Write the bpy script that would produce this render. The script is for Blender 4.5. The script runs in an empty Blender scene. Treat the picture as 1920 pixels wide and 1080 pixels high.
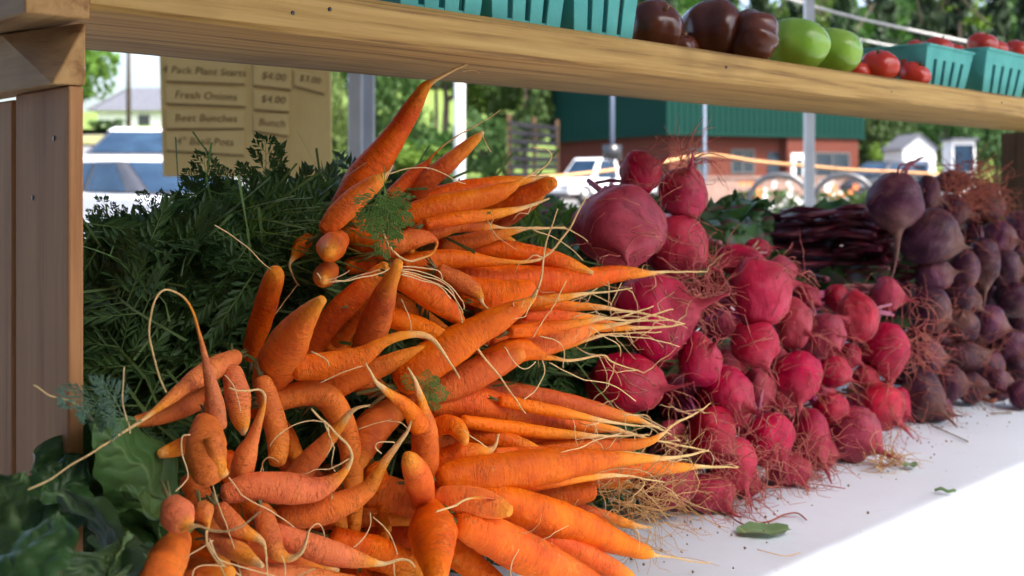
import bpy, math, random
import numpy as np
from mathutils import Vector, noise, Matrix

# ------------------------------------------------------------------ camera, world, sun, exposure
scene = bpy.context.scene
F, CX, HY, CZ, TZ = 1900.0, 960.0, 335.0, 1.04, 0.75     # focal length (px of 1920), horizon row, eye height, table height
cam_d = bpy.data.cameras.new("camera")
cam = bpy.data.objects.new("camera", cam_d)
scene.collection.objects.link(cam)
scene.camera = cam
cam.location = (0, 0, CZ)
cam.rotation_euler = (math.radians(90), 0, 0)
cam_d.sensor_width = 36.0
cam_d.lens = F / 1920 * 36
cam_d.shift_y = -(540 - HY) / 1920
cam_d.clip_start = 0.02
cam_d.clip_end = 1000
cam_d.dof.use_dof = True
cam_d.dof.focus_distance = 0.63
cam_d.dof.aperture_fstop = 11.0

SUN_AZ = math.atan2(0.32, -0.38)       # clockwise from +Y
SUN_EL = math.radians(58)
w = bpy.data.worlds.new("World")
scene.world = w
w.use_nodes = True
nt = w.node_tree
sky = nt.nodes.new("ShaderNodeTexSky")
sky.sky_type = 'NISHITA'
sky.sun_disc = False
sky.sun_elevation = SUN_EL
sky.sun_rotation = SUN_AZ
sky.air_density = 1.0
sky.dust_density = 5.0
bg = nt.nodes["Background"]
bg.inputs["Strength"].default_value = 0.15
nt.links.new(sky.outputs[0], bg.inputs[0])

sun_d = bpy.data.lights.new("sun", 'SUN')
sun_d.energy = 2.4
sun_d.angle = math.radians(0.9)
sun_d.color = (1.0, 0.97, 0.92)
sun = bpy.data.objects.new("sun", sun_d)
scene.collection.objects.link(sun)
SV = Vector((math.sin(SUN_AZ) * math.cos(SUN_EL), math.cos(SUN_AZ) * math.cos(SUN_EL), math.sin(SUN_EL)))
sun.rotation_euler = SV.to_track_quat('Z', 'Y').to_euler()

vs = scene.view_settings
vs.view_transform = 'Standard'
vs.look = 'None'
vs.gamma = 1.0
vs.exposure = 1.85
scene.cycles.max_bounces = 8
scene.cycles.diffuse_bounces = 5
scene.cycles.transmission_bounces = 4
scene.cycles.use_denoising = True

# ------------------------------------------------------------------ helpers
rng = random.Random(7)
U = np.array((0.719, 0.695)) / math.hypot(0.719, 0.695)      # along the stall
N = np.array((-U[1], U[0]))                                   # away from the customer

def P(x, y, p):                       # a point on the picture's ray, p metres behind the stall's front line
    rx = (x - CX) / F
    d = p / (rx * N[0] + N[1])
    return Vector((rx * d, d, CZ - (y - HY) / F * d))

def PD(x, y, d):
    return Vector(((x - CX) / F * d, d, CZ - (y - HY) / F * d))

def SP(s, p, z):                      # stall coordinates
    return Vector((s * U[0] + p * N[0], s * U[1] + p * N[1], z))

COL = scene.collection

def tag(o, label=None, cat=None, group=None, kind=None):
    if label: o["label"] = label
    if cat: o["category"] = cat
    if group: o["group"] = group
    if kind: o["kind"] = kind
    return o

def empty(name, loc=(0, 0, 0), rz=0.0):
    o = bpy.data.objects.new(name, None)
    o.empty_display_size = 0.05
    o.location = loc
    o.rotation_euler = (0, 0, rz)
    COL.objects.link(o)
    return o

def adopt(o, parent):                  # parent a mesh that is written in world coordinates
    o.parent = parent
    m = Matrix.LocRotScale(parent.location, parent.rotation_euler, None)
    if parent.parent is not None:
        g = parent.parent
        m = Matrix.LocRotScale(g.location, g.rotation_euler, None) @ parent.matrix_parent_inverse @ m
    o.matrix_parent_inverse = m.inverted()

def link(name, me, parent=None, world=True):
    o = bpy.data.objects.new(name, me)
    COL.objects.link(o)
    if parent is not None:
        if world: adopt(o, parent)
        else: o.parent = parent
    return o

def mesh(name, verts, faces, mat, smooth=True, attrs=None):
    me = bpy.data.meshes.new(name)
    me.from_pydata([tuple(v) for v in verts], [], faces)
    if smooth:
        me.polygons.foreach_set("use_smooth", [True] * len(me.polygons))
    if attrs:
        for k, (typ, data) in attrs.items():
            a = me.attributes.new(k, typ, 'POINT')
            a.data.foreach_set('vector' if typ == 'FLOAT_VECTOR' else 'value', np.asarray(data, dtype=np.float32).ravel())
    me.materials.append(mat)
    me.update()
    return me

class MB:                              # mesh builder for boxes, prisms and tubes
    def __init__(s): s.v, s.f = [], []
    def quadbox(s, c):                 # 8 corners: bottom 4 ccw, top 4 ccw
        b = len(s.v); s.v += [Vector(q) for q in c]
        for q in ((3, 2, 1, 0), (4, 5, 6, 7), (0, 1, 5, 4), (1, 2, 6, 5), (2, 3, 7, 6), (3, 0, 4, 7)):
            s.f.append(tuple(b + i for i in q))
        return s
    def box(s, x0, x1, y0, y1, z0, z1):
        return s.quadbox([(x0, y0, z0), (x1, y0, z0), (x1, y1, z0), (x0, y1, z0), (x0, y0, z1), (x1, y0, z1), (x1, y1, z1), (x0, y1, z1)])
    def sbox(s, s0, s1, p0, p1, z0, z1):   # a box in stall coordinates
        return s.quadbox([SP(s0, p0, z0), SP(s1, p0, z0), SP(s1, p1, z0), SP(s0, p1, z0), SP(s0, p0, z1), SP(s1, p0, z1), SP(s1, p1, z1), SP(s0, p1, z1)])
    def prism(s, poly, off):           # polygon of 3D points swept by a vector
        b = len(s.v); n = len(poly); off = Vector(off)
        s.v += [Vector(q) for q in poly] + [Vector(q) + off for q in poly]
        s.f.append(tuple(b + i for i in range(n - 1, -1, -1)))
        s.f.append(tuple(b + n + i for i in range(n)))
        for i in range(n):
            j = (i + 1) % n
            s.f.append((b + i, b + j, b + n + j, b + n + i))
        return s
    def tube(s, pts, radii, sides=6, cap=True):
        pts = [Vector(q) for q in pts]
        if not hasattr(radii, '__len__'): radii = [radii] * len(pts)
        b = len(s.v); n = len(pts)
        t = (pts[1] - pts[0]).normalized()
        ref = Vector((0, 0, 1)) if abs(t.z) < 0.9 else Vector((1, 0, 0))
        a = t.cross(ref).normalized()
        for i in range(n):
            t2 = (pts[min(i + 1, n - 1)] - pts[max(i - 1, 0)]).normalized()
            a = (a - t2 * a.dot(t2)).normalized(); c = t2.cross(a)
            for k in range(sides):
                an = 2 * math.pi * k / sides
                s.v.append(pts[i] + (a * math.cos(an) + c * math.sin(an)) * radii[i])
        for i in range(n - 1):
            for k in range(sides):
                k2 = (k + 1) % sides
                s.f.append((b + i * sides + k, b + i * sides + k2, b + (i + 1) * sides + k2, b + (i + 1) * sides + k))
        if cap:
            s.f.append(tuple(b + k for k in range(sides - 1, -1, -1)))
            s.f.append(tuple(b + (n - 1) * sides + k for k in range(sides)))
        return s
    def build(s, name, mat, parent=None, smooth=False, bevel=0.0, world=False):
        o = link(name, mesh(name, s.v, s.f, mat, smooth), parent, world)
        if bevel > 0:
            m = o.modifiers.new("bevel", 'BEVEL'); m.width = bevel; m.segments = 2; m.limit_method = 'ANGLE'
        return o

def catmull(pts, sub):
    pts = np.asarray(pts, float)
    n = len(pts)
    out = []
    for i in range(n - 1):
        p0 = pts[max(i - 1, 0)]; p1 = pts[i]; p2 = pts[i + 1]; p3 = pts[min(i + 2, n - 1)]
        for k in range(sub):
            t = k / sub
            out.append(0.5 * ((2 * p1) + (-p0 + p2) * t + (2 * p0 - 5 * p1 + 4 * p2 - p3) * t * t + (-p0 + 3 * p1 - 3 * p2 + p3) * t ** 3))
    out.append(pts[-1])
    return np.array(out)

# ------------------------------------------------------------------ materials
def material(name):
    m = bpy.data.materials.new(name)
    m.use_nodes = True
    return m, m.node_tree, m.node_tree.nodes["Principled BSDF"]

def node(nt, typ, **kw):
    n = nt.nodes.new(typ)
    for k, v in kw.items():
        if k in n.inputs: n.inputs[k].default_value = v
        else: setattr(n, k, v)
    return n

def ramp(nt, fac, stops):
    r = nt.nodes.new("ShaderNodeValToRGB")
    e = r.color_ramp.elements
    while len(e) < len(stops): e.new(0.5)
    for el, (pos, c) in zip(e, stops):
        el.position = pos; el.color = (*c, 1)
    nt.links.new(fac, r.inputs[0])
    return r.outputs[0]

def mix(nt, fac, a, b, mode='MIX'):
    m = nt.nodes.new("ShaderNodeMix"); m.data_type = 'RGBA'; m.blend_type = mode
    for i, v in ((0, fac), (6, a), (7, b)):
        if hasattr(v, 'links'): nt.links.new(v, m.inputs[i])
        elif i == 0: m.inputs[0].default_value = v
        else: m.inputs[i].default_value = (*v, 1)
    return m.outputs[2]

def bump(nt, h, bsdf, strength=0.3, dist=0.002):
    b = nt.nodes.new("ShaderNodeBump")
    b.inputs["Strength"].default_value = strength
    b.inputs["Distance"].default_value = dist
    nt.links.new(h, b.inputs["Height"])
    nt.links.new(b.outputs[0], bsdf.inputs["Normal"])

def noise_tex(nt, scale, detail=3.0, vec=None, rough=0.55):
    t = nt.nodes.new("ShaderNodeTexNoise")
    t.inputs["Scale"].default_value = scale
    t.inputs["Detail"].default_value = detail
    t.inputs["Roughness"].default_value = rough
    if vec is not None: nt.links.new(vec, t.inputs["Vector"])
    return t.outputs["Fac"]

def objco(nt, scale=None):
    c = nt.nodes.new("ShaderNodeTexCoord").outputs["Object"]
    if scale:
        m = nt.nodes.new("ShaderNodeMapping"); m.inputs["Scale"].default_value = scale
        nt.links.new(c, m.inputs[0]); c = m.outputs[0]
    return c

def geoco(nt, scale=None, rz=0.0):
    c = nt.nodes.new("ShaderNodeNewGeometry").outputs["Position"]
    if scale or rz:
        m = nt.nodes.new("ShaderNodeMapping"); m.vector_type = 'POINT'
        m.inputs["Rotation"].default_value = (0, 0, rz)
        m2 = nt.nodes.new("ShaderNodeMapping"); m2.inputs["Scale"].default_value = scale or (1, 1, 1)
        nt.links.new(c, m.inputs[0]); nt.links.new(m.outputs[0], m2.inputs[0]); c = m2.outputs[0]
    return c

def simple(name, c1, c2=None, scale=8.0, rough=0.6, bstr=0.0, bscale=60.0, bdist=0.002, spec=0.4, metal=0.0, world=False, lo=0.35, hi=0.65):
    m, nt, b = material(name)
    b.inputs["Roughness"].default_value = rough
    b.inputs["Specular IOR Level"].default_value = spec
    b.inputs["Metallic"].default_value = metal
    co = geoco(nt) if world else objco(nt)
    if c2 is None: c2 = tuple(x * 0.8 for x in c1)
    nt.links.new(ramp(nt, noise_tex(nt, scale, 4, co), [(lo, c1), (hi, c2)]), b.inputs["Base Color"])
    if bstr: bump(nt, noise_tex(nt, bscale, 4, co), b, bstr, bdist)
    return m

def rand_value(nt, col, amt_v=0.25, amt_h=0.02, amt_s=0.1):
    oi = nt.nodes.new("ShaderNodeObjectInfo").outputs["Random"]
    h = nt.nodes.new("ShaderNodeHueSaturation")
    for nm, amt, mul, c0 in (("Hue", amt_h, 1.0, 0.5), ("Value", amt_v, 7.31, 1.0), ("Saturation", amt_s, 3.77, 1.0)):
        m1 = node(nt, "ShaderNodeMath", operation='MULTIPLY'); m1.inputs[1].default_value = mul
        nt.links.new(oi, m1.inputs[0])
        fr = node(nt, "ShaderNodeMath", operation='FRACT'); nt.links.new(m1.outputs[0], fr.inputs[0])
        mp = nt.nodes.new("ShaderNodeMapRange"); nt.links.new(fr.outputs[0], mp.inputs[0])
        mp.inputs[3].default_value = c0 - amt; mp.inputs[4].default_value = c0 + amt
        nt.links.new(mp.outputs[0], h.inputs[nm])
    nt.links.new(col, h.inputs["Color"])
    return h.outputs[0]

M = {}
def carrot_mat(name, dusty):
    m, nt, b = material(name)
    at = node(nt, "ShaderNodeAttribute", attribute_name="pale").outputs["Fac"]
    gv = node(nt, "ShaderNodeAttribute", attribute_name="gv").outputs["Vector"]
    pos = geoco(nt)
    body = ramp(nt, noise_tex(nt, 45, 4, pos), [(0.28, (0.62, 0.070, 0.001)), (0.52, (0.78, 0.125, 0.002)), (0.75, (0.86, 0.185, 0.006))])
    if dusty: body = mix(nt, dusty, body, (0.74, 0.31, 0.14))
    body = rand_value(nt, body, 0.18, 0.006, 0.04)
    grow = noise_tex(nt, 1.0, 4, gv, 0.6)
    body = mix(nt, ramp(nt, grow, [(0.52, (0, 0, 0)), (0.74, (0.30, 0.30, 0.30))]), body, (0.88, 0.27, 0.02))
    body = mix(nt, ramp(nt, grow, [(0.28, (0.55, 0.55, 0.55)), (0.40, (0, 0, 0))]), body, (0.38, 0.045, 0.004))
    col = mix(nt, ramp(nt, at, [(0.05, (0, 0, 0)), (0.65, (0.85, 0.85, 0.85))]), body, (0.88, 0.31, 0.02))
    col = mix(nt, ramp(nt, at, [(0.72, (0, 0, 0)), (1.0, (1, 1, 1))]), col, (0.78, 0.52, 0.22))
    col = mix(nt, ramp(nt, noise_tex(nt, 260, 2, pos), [(0.70, (0, 0, 0)), (0.78, (0.65, 0.65, 0.65))]), col, (0.18, 0.06, 0.02))
    mp = nt.nodes.new("ShaderNodeMapping"); mp.inputs["Scale"].default_value = (0.55, 0.55, 0.62); mp.inputs["Location"].default_value = (3.1, 7.7, 1.3); nt.links.new(gv, mp.inputs[0])
    g2 = noise_tex(nt, 1.0, 2, mp.outputs[0], 0.5)
    line = ramp(nt, g2, [(0.455, (0, 0, 0)), (0.49, (1, 1, 1)), (0.525, (0, 0, 0))])
    patch = ramp(nt, noise_tex(nt, 55, 3, pos), [(0.42, (0, 0, 0)), (0.60, (0.55, 0.55, 0.55))])
    crease = mix(nt, 1.0, line, patch, 'MULTIPLY')
    col = mix(nt, crease, col, (0.30, 0.06, 0.012))
    col = mix(nt, ramp(nt, noise_tex(nt, 95, 5, pos, 0.7), [(0.60, (0, 0, 0)), (0.75, (0.55, 0.55, 0.55))]), col, (0.86, 0.36, 0.10))
    nt.links.new(col, b.inputs["Base Color"])
    b.inputs["Roughness"].default_value = 0.5
    b.inputs["Specular IOR Level"].default_value = 0.18
    b.inputs["Subsurface Weight"].default_value = 0.08
    b.inputs["Subsurface Radius"].default_value = (1.0, 0.35, 0.1)
    b.inputs["Subsurface Scale"].default_value = 0.004
    ad = node(nt, "ShaderNodeMath", operation='ADD')
    nt.links.new(grow, ad.inputs[0]); nt.links.new(noise_tex(nt, 330, 3, pos), ad.inputs[1])
    sb = node(nt, "ShaderNodeMath", operation='SUBTRACT'); nt.links.new(ad.outputs[0], sb.inputs[0]); nt.links.new(crease, sb.inputs[1])
    bump(nt, sb.outputs[0], b, 0.6, 0.0015)
    return m

def make_materials():
    M['carrot'] = carrot_mat("carrot_skin", 0.0)
    M['carrot_dusty'] = carrot_mat("dusty_carrot_skin", 0.34)
    # carrot rootlets
    M['rootlet'] = simple("carrot_rootlet", (0.66, 0.41, 0.16), (0.74, 0.54, 0.27), 90, 0.7, world=True)
    M['tangle'] = simple("dry_rootlets", (0.46, 0.24, 0.08), (0.62, 0.40, 0.17), 60, 0.8, world=True)
    # beets
    def beet(name, stops, tailc, speck, v, dust):
        m, nt, b = material(name)
        ax = node(nt, "ShaderNodeAttribute", attribute_name="ax").outputs["Fac"]
        pos = geoco(nt)
        c = ramp(nt, noise_tex(nt, 38, 5, pos, 0.62), stops)
        c = rand_value(nt, c, v, 0.006, 0.10)
        c = mix(nt, ramp(nt, noise_tex(nt, 60, 6, pos, 0.7), [(0.52, (0, 0, 0)), (0.70, (0.5, 0.5, 0.5))]), c, dust)
        c = mix(nt, ramp(nt, ax, [(0.55, (0, 0, 0)), (0.85, (0.75, 0.75, 0.75))]), c, tailc)
        c = mix(nt, ramp(nt, noise_tex(nt, 190, 4, pos), [(0.62, (0, 0, 0)), (0.72, (0.6, 0.6, 0.6))]), c, speck)
        c = mix(nt, ramp(nt, noise_tex(nt, 22, 3, pos), [(0.60, (0, 0, 0)), (0.75, (0.45, 0.45, 0.45))]), c, tailc)
        nt.links.new(c, b.inputs["Base Color"])
        b.inputs["Roughness"].default_value = 0.48
        b.inputs["Specular IOR Level"].default_value = 0.20
        rv = node(nt, 'ShaderNodeAttribute', attribute_name='bv').outputs['Vector']
        rg = noise_tex(nt, 1.0, 4, rv, 0.6)
        c = mix(nt, ramp(nt, rg, [(0.55, (0, 0, 0)), (0.75, (0.55, 0.55, 0.55))]), c, tailc)
        c = mix(nt, ramp(nt, rg, [(0.25, (0.6, 0.6, 0.6)), (0.42, (0, 0, 0))]), c, speck)
        nt.links.new(c, b.inputs['Base Color'])
        ad = node(nt, "ShaderNodeMath", operation='ADD')
        nt.links.new(rg, ad.inputs[0]); nt.links.new(noise_tex(nt, 45, 3, pos), ad.inputs[1])
        bump(nt, ad.outputs[0], b, 0.6, 0.0020)
        return m
    M['beet_pink'] = beet("pink_beet_skin", [(0.30, (0.19, 0.004, 0.021)), (0.5, (0.36, 0.009, 0.039)), (0.72, (0.48, 0.022, 0.070))], (0.38, 0.050, 0.068), (0.09, 0.004, 0.012), 0.30, (0.40, 0.060, 0.10))
    M['beet_dark'] = beet("dark_beet_skin", [(0.30, (0.028, 0.005, 0.018)), (0.5, (0.066, 0.013, 0.038)), (0.72, (0.125, 0.044, 0.074))], (0.17, 0.080, 0.055), (0.035, 0.012, 0.014), 0.4, (0.20, 0.105, 0.085))
    M['hair_pink'] = simple("pink_root_hair", (0.36, 0.045, 0.055), (0.52, 0.20, 0.13), 70, 0.75, world=True)
    M['hair_red'] = simple("dark_red_root_hair", (0.22, 0.035, 0.03), (0.36, 0.11, 0.06), 70, 0.75, world=True)
    M['stalk_red'] = simple("beet_stalk", (0.16, 0.012, 0.035), (0.07, 0.01, 0.02), 40, 0.45, world=True)
    M['stalk_pink'] = simple("pink_beet_stalk", (0.42, 0.05, 0.20), (0.22, 0.16, 0.06), 14, 0.5, world=True)
    # leaves
    def leafmat(name, c1, c2, vein, rough=0.5, trans=0.25):
        m, nt, b = material(name)
        vn = node(nt, "ShaderNodeAttribute", attribute_name="vein").outputs["Fac"]
        pos = geoco(nt)
        c = ramp(nt, noise_tex(nt, 30, 4, pos), [(0.35, c1), (0.65, c2)])
        c = rand_value(nt, c, 0.25, 0.015, 0.08)
        c = mix(nt, vn, c, vein)
        nt.links.new(c, b.inputs["Base Color"])
        b.inputs["Roughness"].default_value = rough
        b.inputs["Specular IOR Level"].default_value = 0.35
        bump(nt, noise_tex(nt, 120, 3, pos), b, 0.25, 0.002)
        out = nt.nodes["Material Output"]
        tr = nt.nodes.new("ShaderNodeBsdfTranslucent"); nt.links.new(c, tr.inputs[0])
        ms = nt.nodes.new("ShaderNodeMixShader"); ms.inputs[0].default_value = trans
        nt.links.new(b.outputs[0], ms.inputs[1]); nt.links.new(tr.outputs[0], ms.inputs[2]); nt.links.new(ms.outputs[0], out.inputs[0])
        return m
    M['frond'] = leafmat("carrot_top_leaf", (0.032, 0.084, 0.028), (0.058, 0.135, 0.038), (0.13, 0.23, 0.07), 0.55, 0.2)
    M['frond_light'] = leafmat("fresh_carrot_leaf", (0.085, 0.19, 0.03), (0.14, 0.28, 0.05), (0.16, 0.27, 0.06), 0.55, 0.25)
    M['frond_blue'] = leafmat("grey_green_carrot_leaf", (0.07, 0.15, 0.09), (0.10, 0.20, 0.12), (0.16, 0.24, 0.14), 0.55, 0.2)
    M['collard'] = leafmat("collard_leaf", (0.028, 0.070, 0.017), (0.046, 0.105, 0.026), (0.085, 0.15, 0.05), 0.42, 0.10)
    M['collard_light'] = leafmat("pale_collard_leaf", (0.046, 0.098, 0.022), (0.066, 0.128, 0.032), (0.13, 0.22, 0.07), 0.5, 0.15)
    M['beet_leaf'] = leafmat("beet_leaf", (0.025, 0.075, 0.020), (0.05, 0.13, 0.03), (0.14, 0.03, 0.05), 0.45, 0.2)
    M['scrap_leaf'] = leafmat("leaf_scrap", (0.16, 0.30, 0.12), (0.2, 0.36, 0.15), (0.25, 0.38, 0.2), 0.5, 0.2)
    M['left_blocker_tan'] = simple('tan_blocker_canvas', (0.26, 0.18, 0.11), (0.31, 0.22, 0.14), 3, 0.8)  # covers the added left blocker; tan so its bounce warms the left
    M['front_blocker_green'] = simple('green_blocker_canvas', (0.03, 0.05, 0.035), (0.04, 0.06, 0.045), 3, 0.8)  # covers the added front blocker
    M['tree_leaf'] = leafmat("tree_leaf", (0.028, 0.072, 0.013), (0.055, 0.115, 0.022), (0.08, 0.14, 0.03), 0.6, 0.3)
    M['tree_light'] = leafmat("yellow_green_tree_leaf", (0.075, 0.15, 0.020), (0.12, 0.21, 0.034), (0.1, 0.18, 0.04), 0.6, 0.35)  # yellow-green leaves, lighter than the other broadleaf trees
    M['pine_leaf'] = leafmat("conifer_needles", (0.012, 0.030, 0.011), (0.028, 0.056, 0.018), (0.04, 0.08, 0.03), 0.65, 0.15)
    M['bark'] = simple("tree_bark", (0.10, 0.075, 0.055), (0.045, 0.035, 0.028), 6, 0.9, 0.5, 20, 0.02)
    # wood in stall coordinates (grain runs along the board)
    def wood(name, c1, c2, c3, stretch, rz):
        m, nt, b = material(name)
        co = geoco(nt, stretch, rz)
        g = noise_tex(nt, 1.0, 6, co, 0.65)
        c = ramp(nt, g, [(0.34, c3), (0.46, c1), (0.62, c2)])
        k = noise_tex(nt, 9.0, 3, geoco(nt), 0.5)
        c = mix(nt, ramp(nt, k, [(0.6, (0, 0, 0)), (0.78, (0.5, 0.5, 0.5))]), c, c3)
        nt.links.new(c, b.inputs["Base Color"])
        b.inputs["Roughness"].default_value = 0.62
        b.inputs["Specular IOR Level"].default_value = 0.3
        bump(nt, g, b, 0.6, 0.0018)
        return m
    az = math.atan2(U[1], U[0])
    M['shelf'] = wood("shelf_wood", (0.40, 0.235, 0.062), (0.51, 0.32, 0.10), (0.20, 0.10, 0.028), (4, 150, 150), -az)
    M['bracket'] = wood("bracket_wood", (0.42, 0.225, 0.075), (0.52, 0.30, 0.11), (0.25, 0.11, 0.035), (90, 4, 90), -az)
    M['post'] = wood("post_wood", (0.43, 0.195, 0.070), (0.49, 0.24, 0.092), (0.28, 0.11, 0.036), (55, 55, 3), -az)
    M['dark_wood'] = wood("dark_wood", (0.085, 0.045, 0.020), (0.11, 0.06, 0.028), (0.05, 0.025, 0.012), (70, 70, 5), -az)
    M['ply'] = wood("plywood_sign", (0.72, 0.48, 0.165), (0.77, 0.53, 0.19), (0.65, 0.41, 0.135), (8, 8, 1.2), 0)
    M['card'] = simple("sign_strip", (0.77, 0.53, 0.19), (0.72, 0.48, 0.17), 20, 0.7)
    M['ink'] = simple("brown_ink", (0.24, 0.135, 0.045), (0.30, 0.17, 0.06), 60, 0.8)
    # cloth and others
    m, nt, b = material("white_tablecloth")
    pos = geoco(nt)
    cc = ramp(nt, noise_tex(nt, 7, 4, pos), [(0.3, (0.68, 0.755, 0.84)), (0.7, (0.63, 0.705, 0.79))])
    cc = mix(nt, ramp(nt, noise_tex(nt, 150, 2, pos), [(0.735, (0, 0, 0)), (0.77, (0.7, 0.7, 0.7))]), cc, (0.30, 0.24, 0.17))
    cc = mix(nt, ramp(nt, noise_tex(nt, 24, 5, pos, 0.7), [(0.60, (0, 0, 0)), (0.72, (0.28, 0.28, 0.28))]), cc, (0.50, 0.47, 0.44))
    nt.links.new(cc, b.inputs["Base Color"])
    b.inputs["Roughness"].default_value = 0.5
    bump(nt, noise_tex(nt, 14, 6, pos, 0.6), b, 0.45, 0.008)
    M['cloth'] = m
    m, nt, b = material("canopy_fabric")
    tr = nt.nodes.new("ShaderNodeBsdfTranslucent"); tr.inputs[0].default_value = (0.30, 0.38, 0.55, 1)
    b.inputs["Base Color"].default_value = (0.75, 0.75, 0.75, 1)
    nt.links.new(ramp(nt, noise_tex(nt, 3, 2, geoco(nt)), [(0.3, (0.10, 0.13, 0.20)), (0.7, (0.13, 0.16, 0.24))]), b.inputs["Base Color"])
    ms = nt.nodes.new("ShaderNodeMixShader"); ms.inputs[0].default_value = 0.06
    nt.links.new(b.outputs[0], ms.inputs[1]); nt.links.new(tr.outputs[0], ms.inputs[2]); nt.links.new(ms.outputs[0], nt.nodes["Material Output"].inputs[0])
    M['canopy'] = m
    M['grey_metal'] = simple("grey_painted_metal", (0.42, 0.43, 0.45), (0.36, 0.37, 0.39), 15, 0.45, metal=0.3)
    M['white_metal'] = simple("white_painted_metal", (0.68, 0.68, 0.66), (0.60, 0.60, 0.58), 15, 0.45)
    M['blue_metal'] = simple("bluish_metal", (0.12, 0.15, 0.22), (0.10, 0.13, 0.18), 15, 0.5, metal=0.0)
    M['rope'] = simple("orange_twine", (0.72, 0.34, 0.13), (0.80, 0.46, 0.22), 120, 0.8, world=True)
    M['white_rope'] = simple("white_rope", (0.62, 0.62, 0.60), (0.5, 0.5, 0.48), 60, 0.8, world=True)
    M['teal'] = simple("teal_moulded_pulp", (0.075, 0.36, 0.33), (0.10, 0.43, 0.38), 40, 0.75, 0.35, 300, 0.001, world=True)
    M['tom_dark'] = simple("dark_tomato_skin", (0.075, 0.018, 0.009), (0.15, 0.040, 0.018), 26, 0.22, spec=0.5, world=True)
    M['tom_green'] = simple("green_tomato_skin", (0.20, 0.40, 0.035), (0.30, 0.50, 0.06), 25, 0.25, spec=0.5, world=True)
    M['tom_red'] = simple("red_tomato_skin", (0.55, 0.030, 0.018), (0.62, 0.06, 0.03), 30, 0.22, spec=0.5, world=True)
    M['stem_green'] = simple("green_stem", (0.08, 0.15, 0.03), (0.05, 0.1, 0.02), 60, 0.6, world=True)
    M['tan_tomato'] = simple("tan_scar", (0.42, 0.24, 0.10), (0.3, 0.16, 0.07), 60, 0.6, world=True)
    # background
    M["asphalt"] = simple("asphalt", (0.15, 0.148, 0.145), (0.20, 0.197, 0.193), 0.6, 0.9, 0.3, 40, 0.01, world=True)
    M['grass'] = simple("grass", (0.10, 0.17, 0.025), (0.17, 0.23, 0.04), 0.8, 0.9, 0.6, 9, 0.08, world=True)
    M['dry_grass'] = simple("dry_grass", (0.26, 0.22, 0.10), (0.16, 0.18, 0.05), 1.2, 0.9, 0.5, 9, 0.08, world=True)
    m, nt, b = material("red_brick")
    br = nt.nodes.new("ShaderNodeTexBrick")
    br.inputs["Color1"].default_value = (0.13, 0.032, 0.022, 1); br.inputs["Color2"].default_value = (0.10, 0.026, 0.018, 1)
    br.inputs["Mortar"].default_value = (0.15, 0.075, 0.055, 1); br.inputs["Scale"].default_value = 1.0
    br.inputs["Brick Width"].default_value = 0.22; br.inputs["Row Height"].default_value = 0.075; br.inputs["Mortar Size"].default_value = 0.008
    c = objco(nt); sx = nt.nodes.new("ShaderNodeSeparateXYZ"); nt.links.new(c, sx.inputs[0])
    ad = node(nt, "ShaderNodeMath", operation='ADD'); nt.links.new(sx.outputs[0], ad.inputs[0]); nt.links.new(sx.outputs[1], ad.inputs[1])
    cb = nt.nodes.new("ShaderNodeCombineXYZ"); nt.links.new(ad.outputs[0], cb.inputs[0]); nt.links.new(sx.outputs[2], cb.inputs[1])
    nt.links.new(cb.outputs[0], br.inputs["Vector"]); nt.links.new(br.outputs[0], b.inputs["Base Color"]); b.inputs["Roughness"].default_value = 0.9; b.inputs["Specular IOR Level"].default_value = 0.08
    M['brick'] = m
    M['green_roof'] = simple("green_metal_panel", (0.005, 0.033, 0.026), (0.007, 0.040, 0.031), 0.8, 0.75, spec=0.08)
    M['white_paint'] = simple("white_paint", (0.78, 0.78, 0.78), (0.72, 0.73, 0.74), 2, 0.5)
    M['grey_paint'] = simple("grey_paint", (0.12, 0.115, 0.115), (0.09, 0.088, 0.088), 2, 0.7)
    M['old_wood'] = simple('weathered_dark_wood', (0.016, 0.016, 0.019), (0.03, 0.03, 0.034), 3, 0.9, spec=0.05)
    M['shingle'] = simple("grey_shingle", (0.08, 0.085, 0.105), (0.11, 0.115, 0.135), 5, 0.9)
    M['low_wall'] = simple("brown_block_wall", (0.24, 0.15, 0.12), (0.30, 0.20, 0.16), 3, 0.9, 0.4, 10, 0.02)
    m, nt, b = material("window_glass")
    nt.links.new(ramp(nt, noise_tex(nt, 2.0, 2, objco(nt)), [(0.3, (0.02, 0.03, 0.04)), (0.7, (0.035, 0.05, 0.06))]), b.inputs["Base Color"])
    b.inputs["Roughness"].default_value = 0.05; b.inputs["Specular IOR Level"].default_value = 0.9
    M['glass'] = m
    m, nt, b = material("car_glass")
    nt.links.new(ramp(nt, noise_tex(nt, 2.0, 2, objco(nt)), [(0.3, (0.006, 0.018, 0.038)), (0.7, (0.02, 0.045, 0.080))]), b.inputs["Base Color"])
    b.inputs["Roughness"].default_value = 0.06; b.inputs["Specular IOR Level"].default_value = 0.28
    M['car_glass'] = m
    m, nt, b = material("white_car_paint")
    nt.links.new(ramp(nt, noise_tex(nt, 1.0, 2, objco(nt)), [(0.3, (0.78, 0.79, 0.80)), (0.7, (0.74, 0.75, 0.76))]), b.inputs["Base Color"])
    b.inputs["Roughness"].default_value = 0.3; b.inputs["Coat Weight"].default_value = 0.6
    M['car_white'] = m
    M['car_silver'] = simple('silver_car_paint', (0.55, 0.57, 0.60), (0.50, 0.52, 0.55), 1, 0.3, spec=0.6)
    M['car_dark'] = simple("dark_car_paint", (0.02, 0.022, 0.025), (0.03, 0.03, 0.035), 1, 0.25, spec=0.6)
    M['dark_metal'] = simple('worn_dark_metal', (0.07, 0.07, 0.075), (0.13, 0.13, 0.13), 8, 0.35, metal=0.5)
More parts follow.
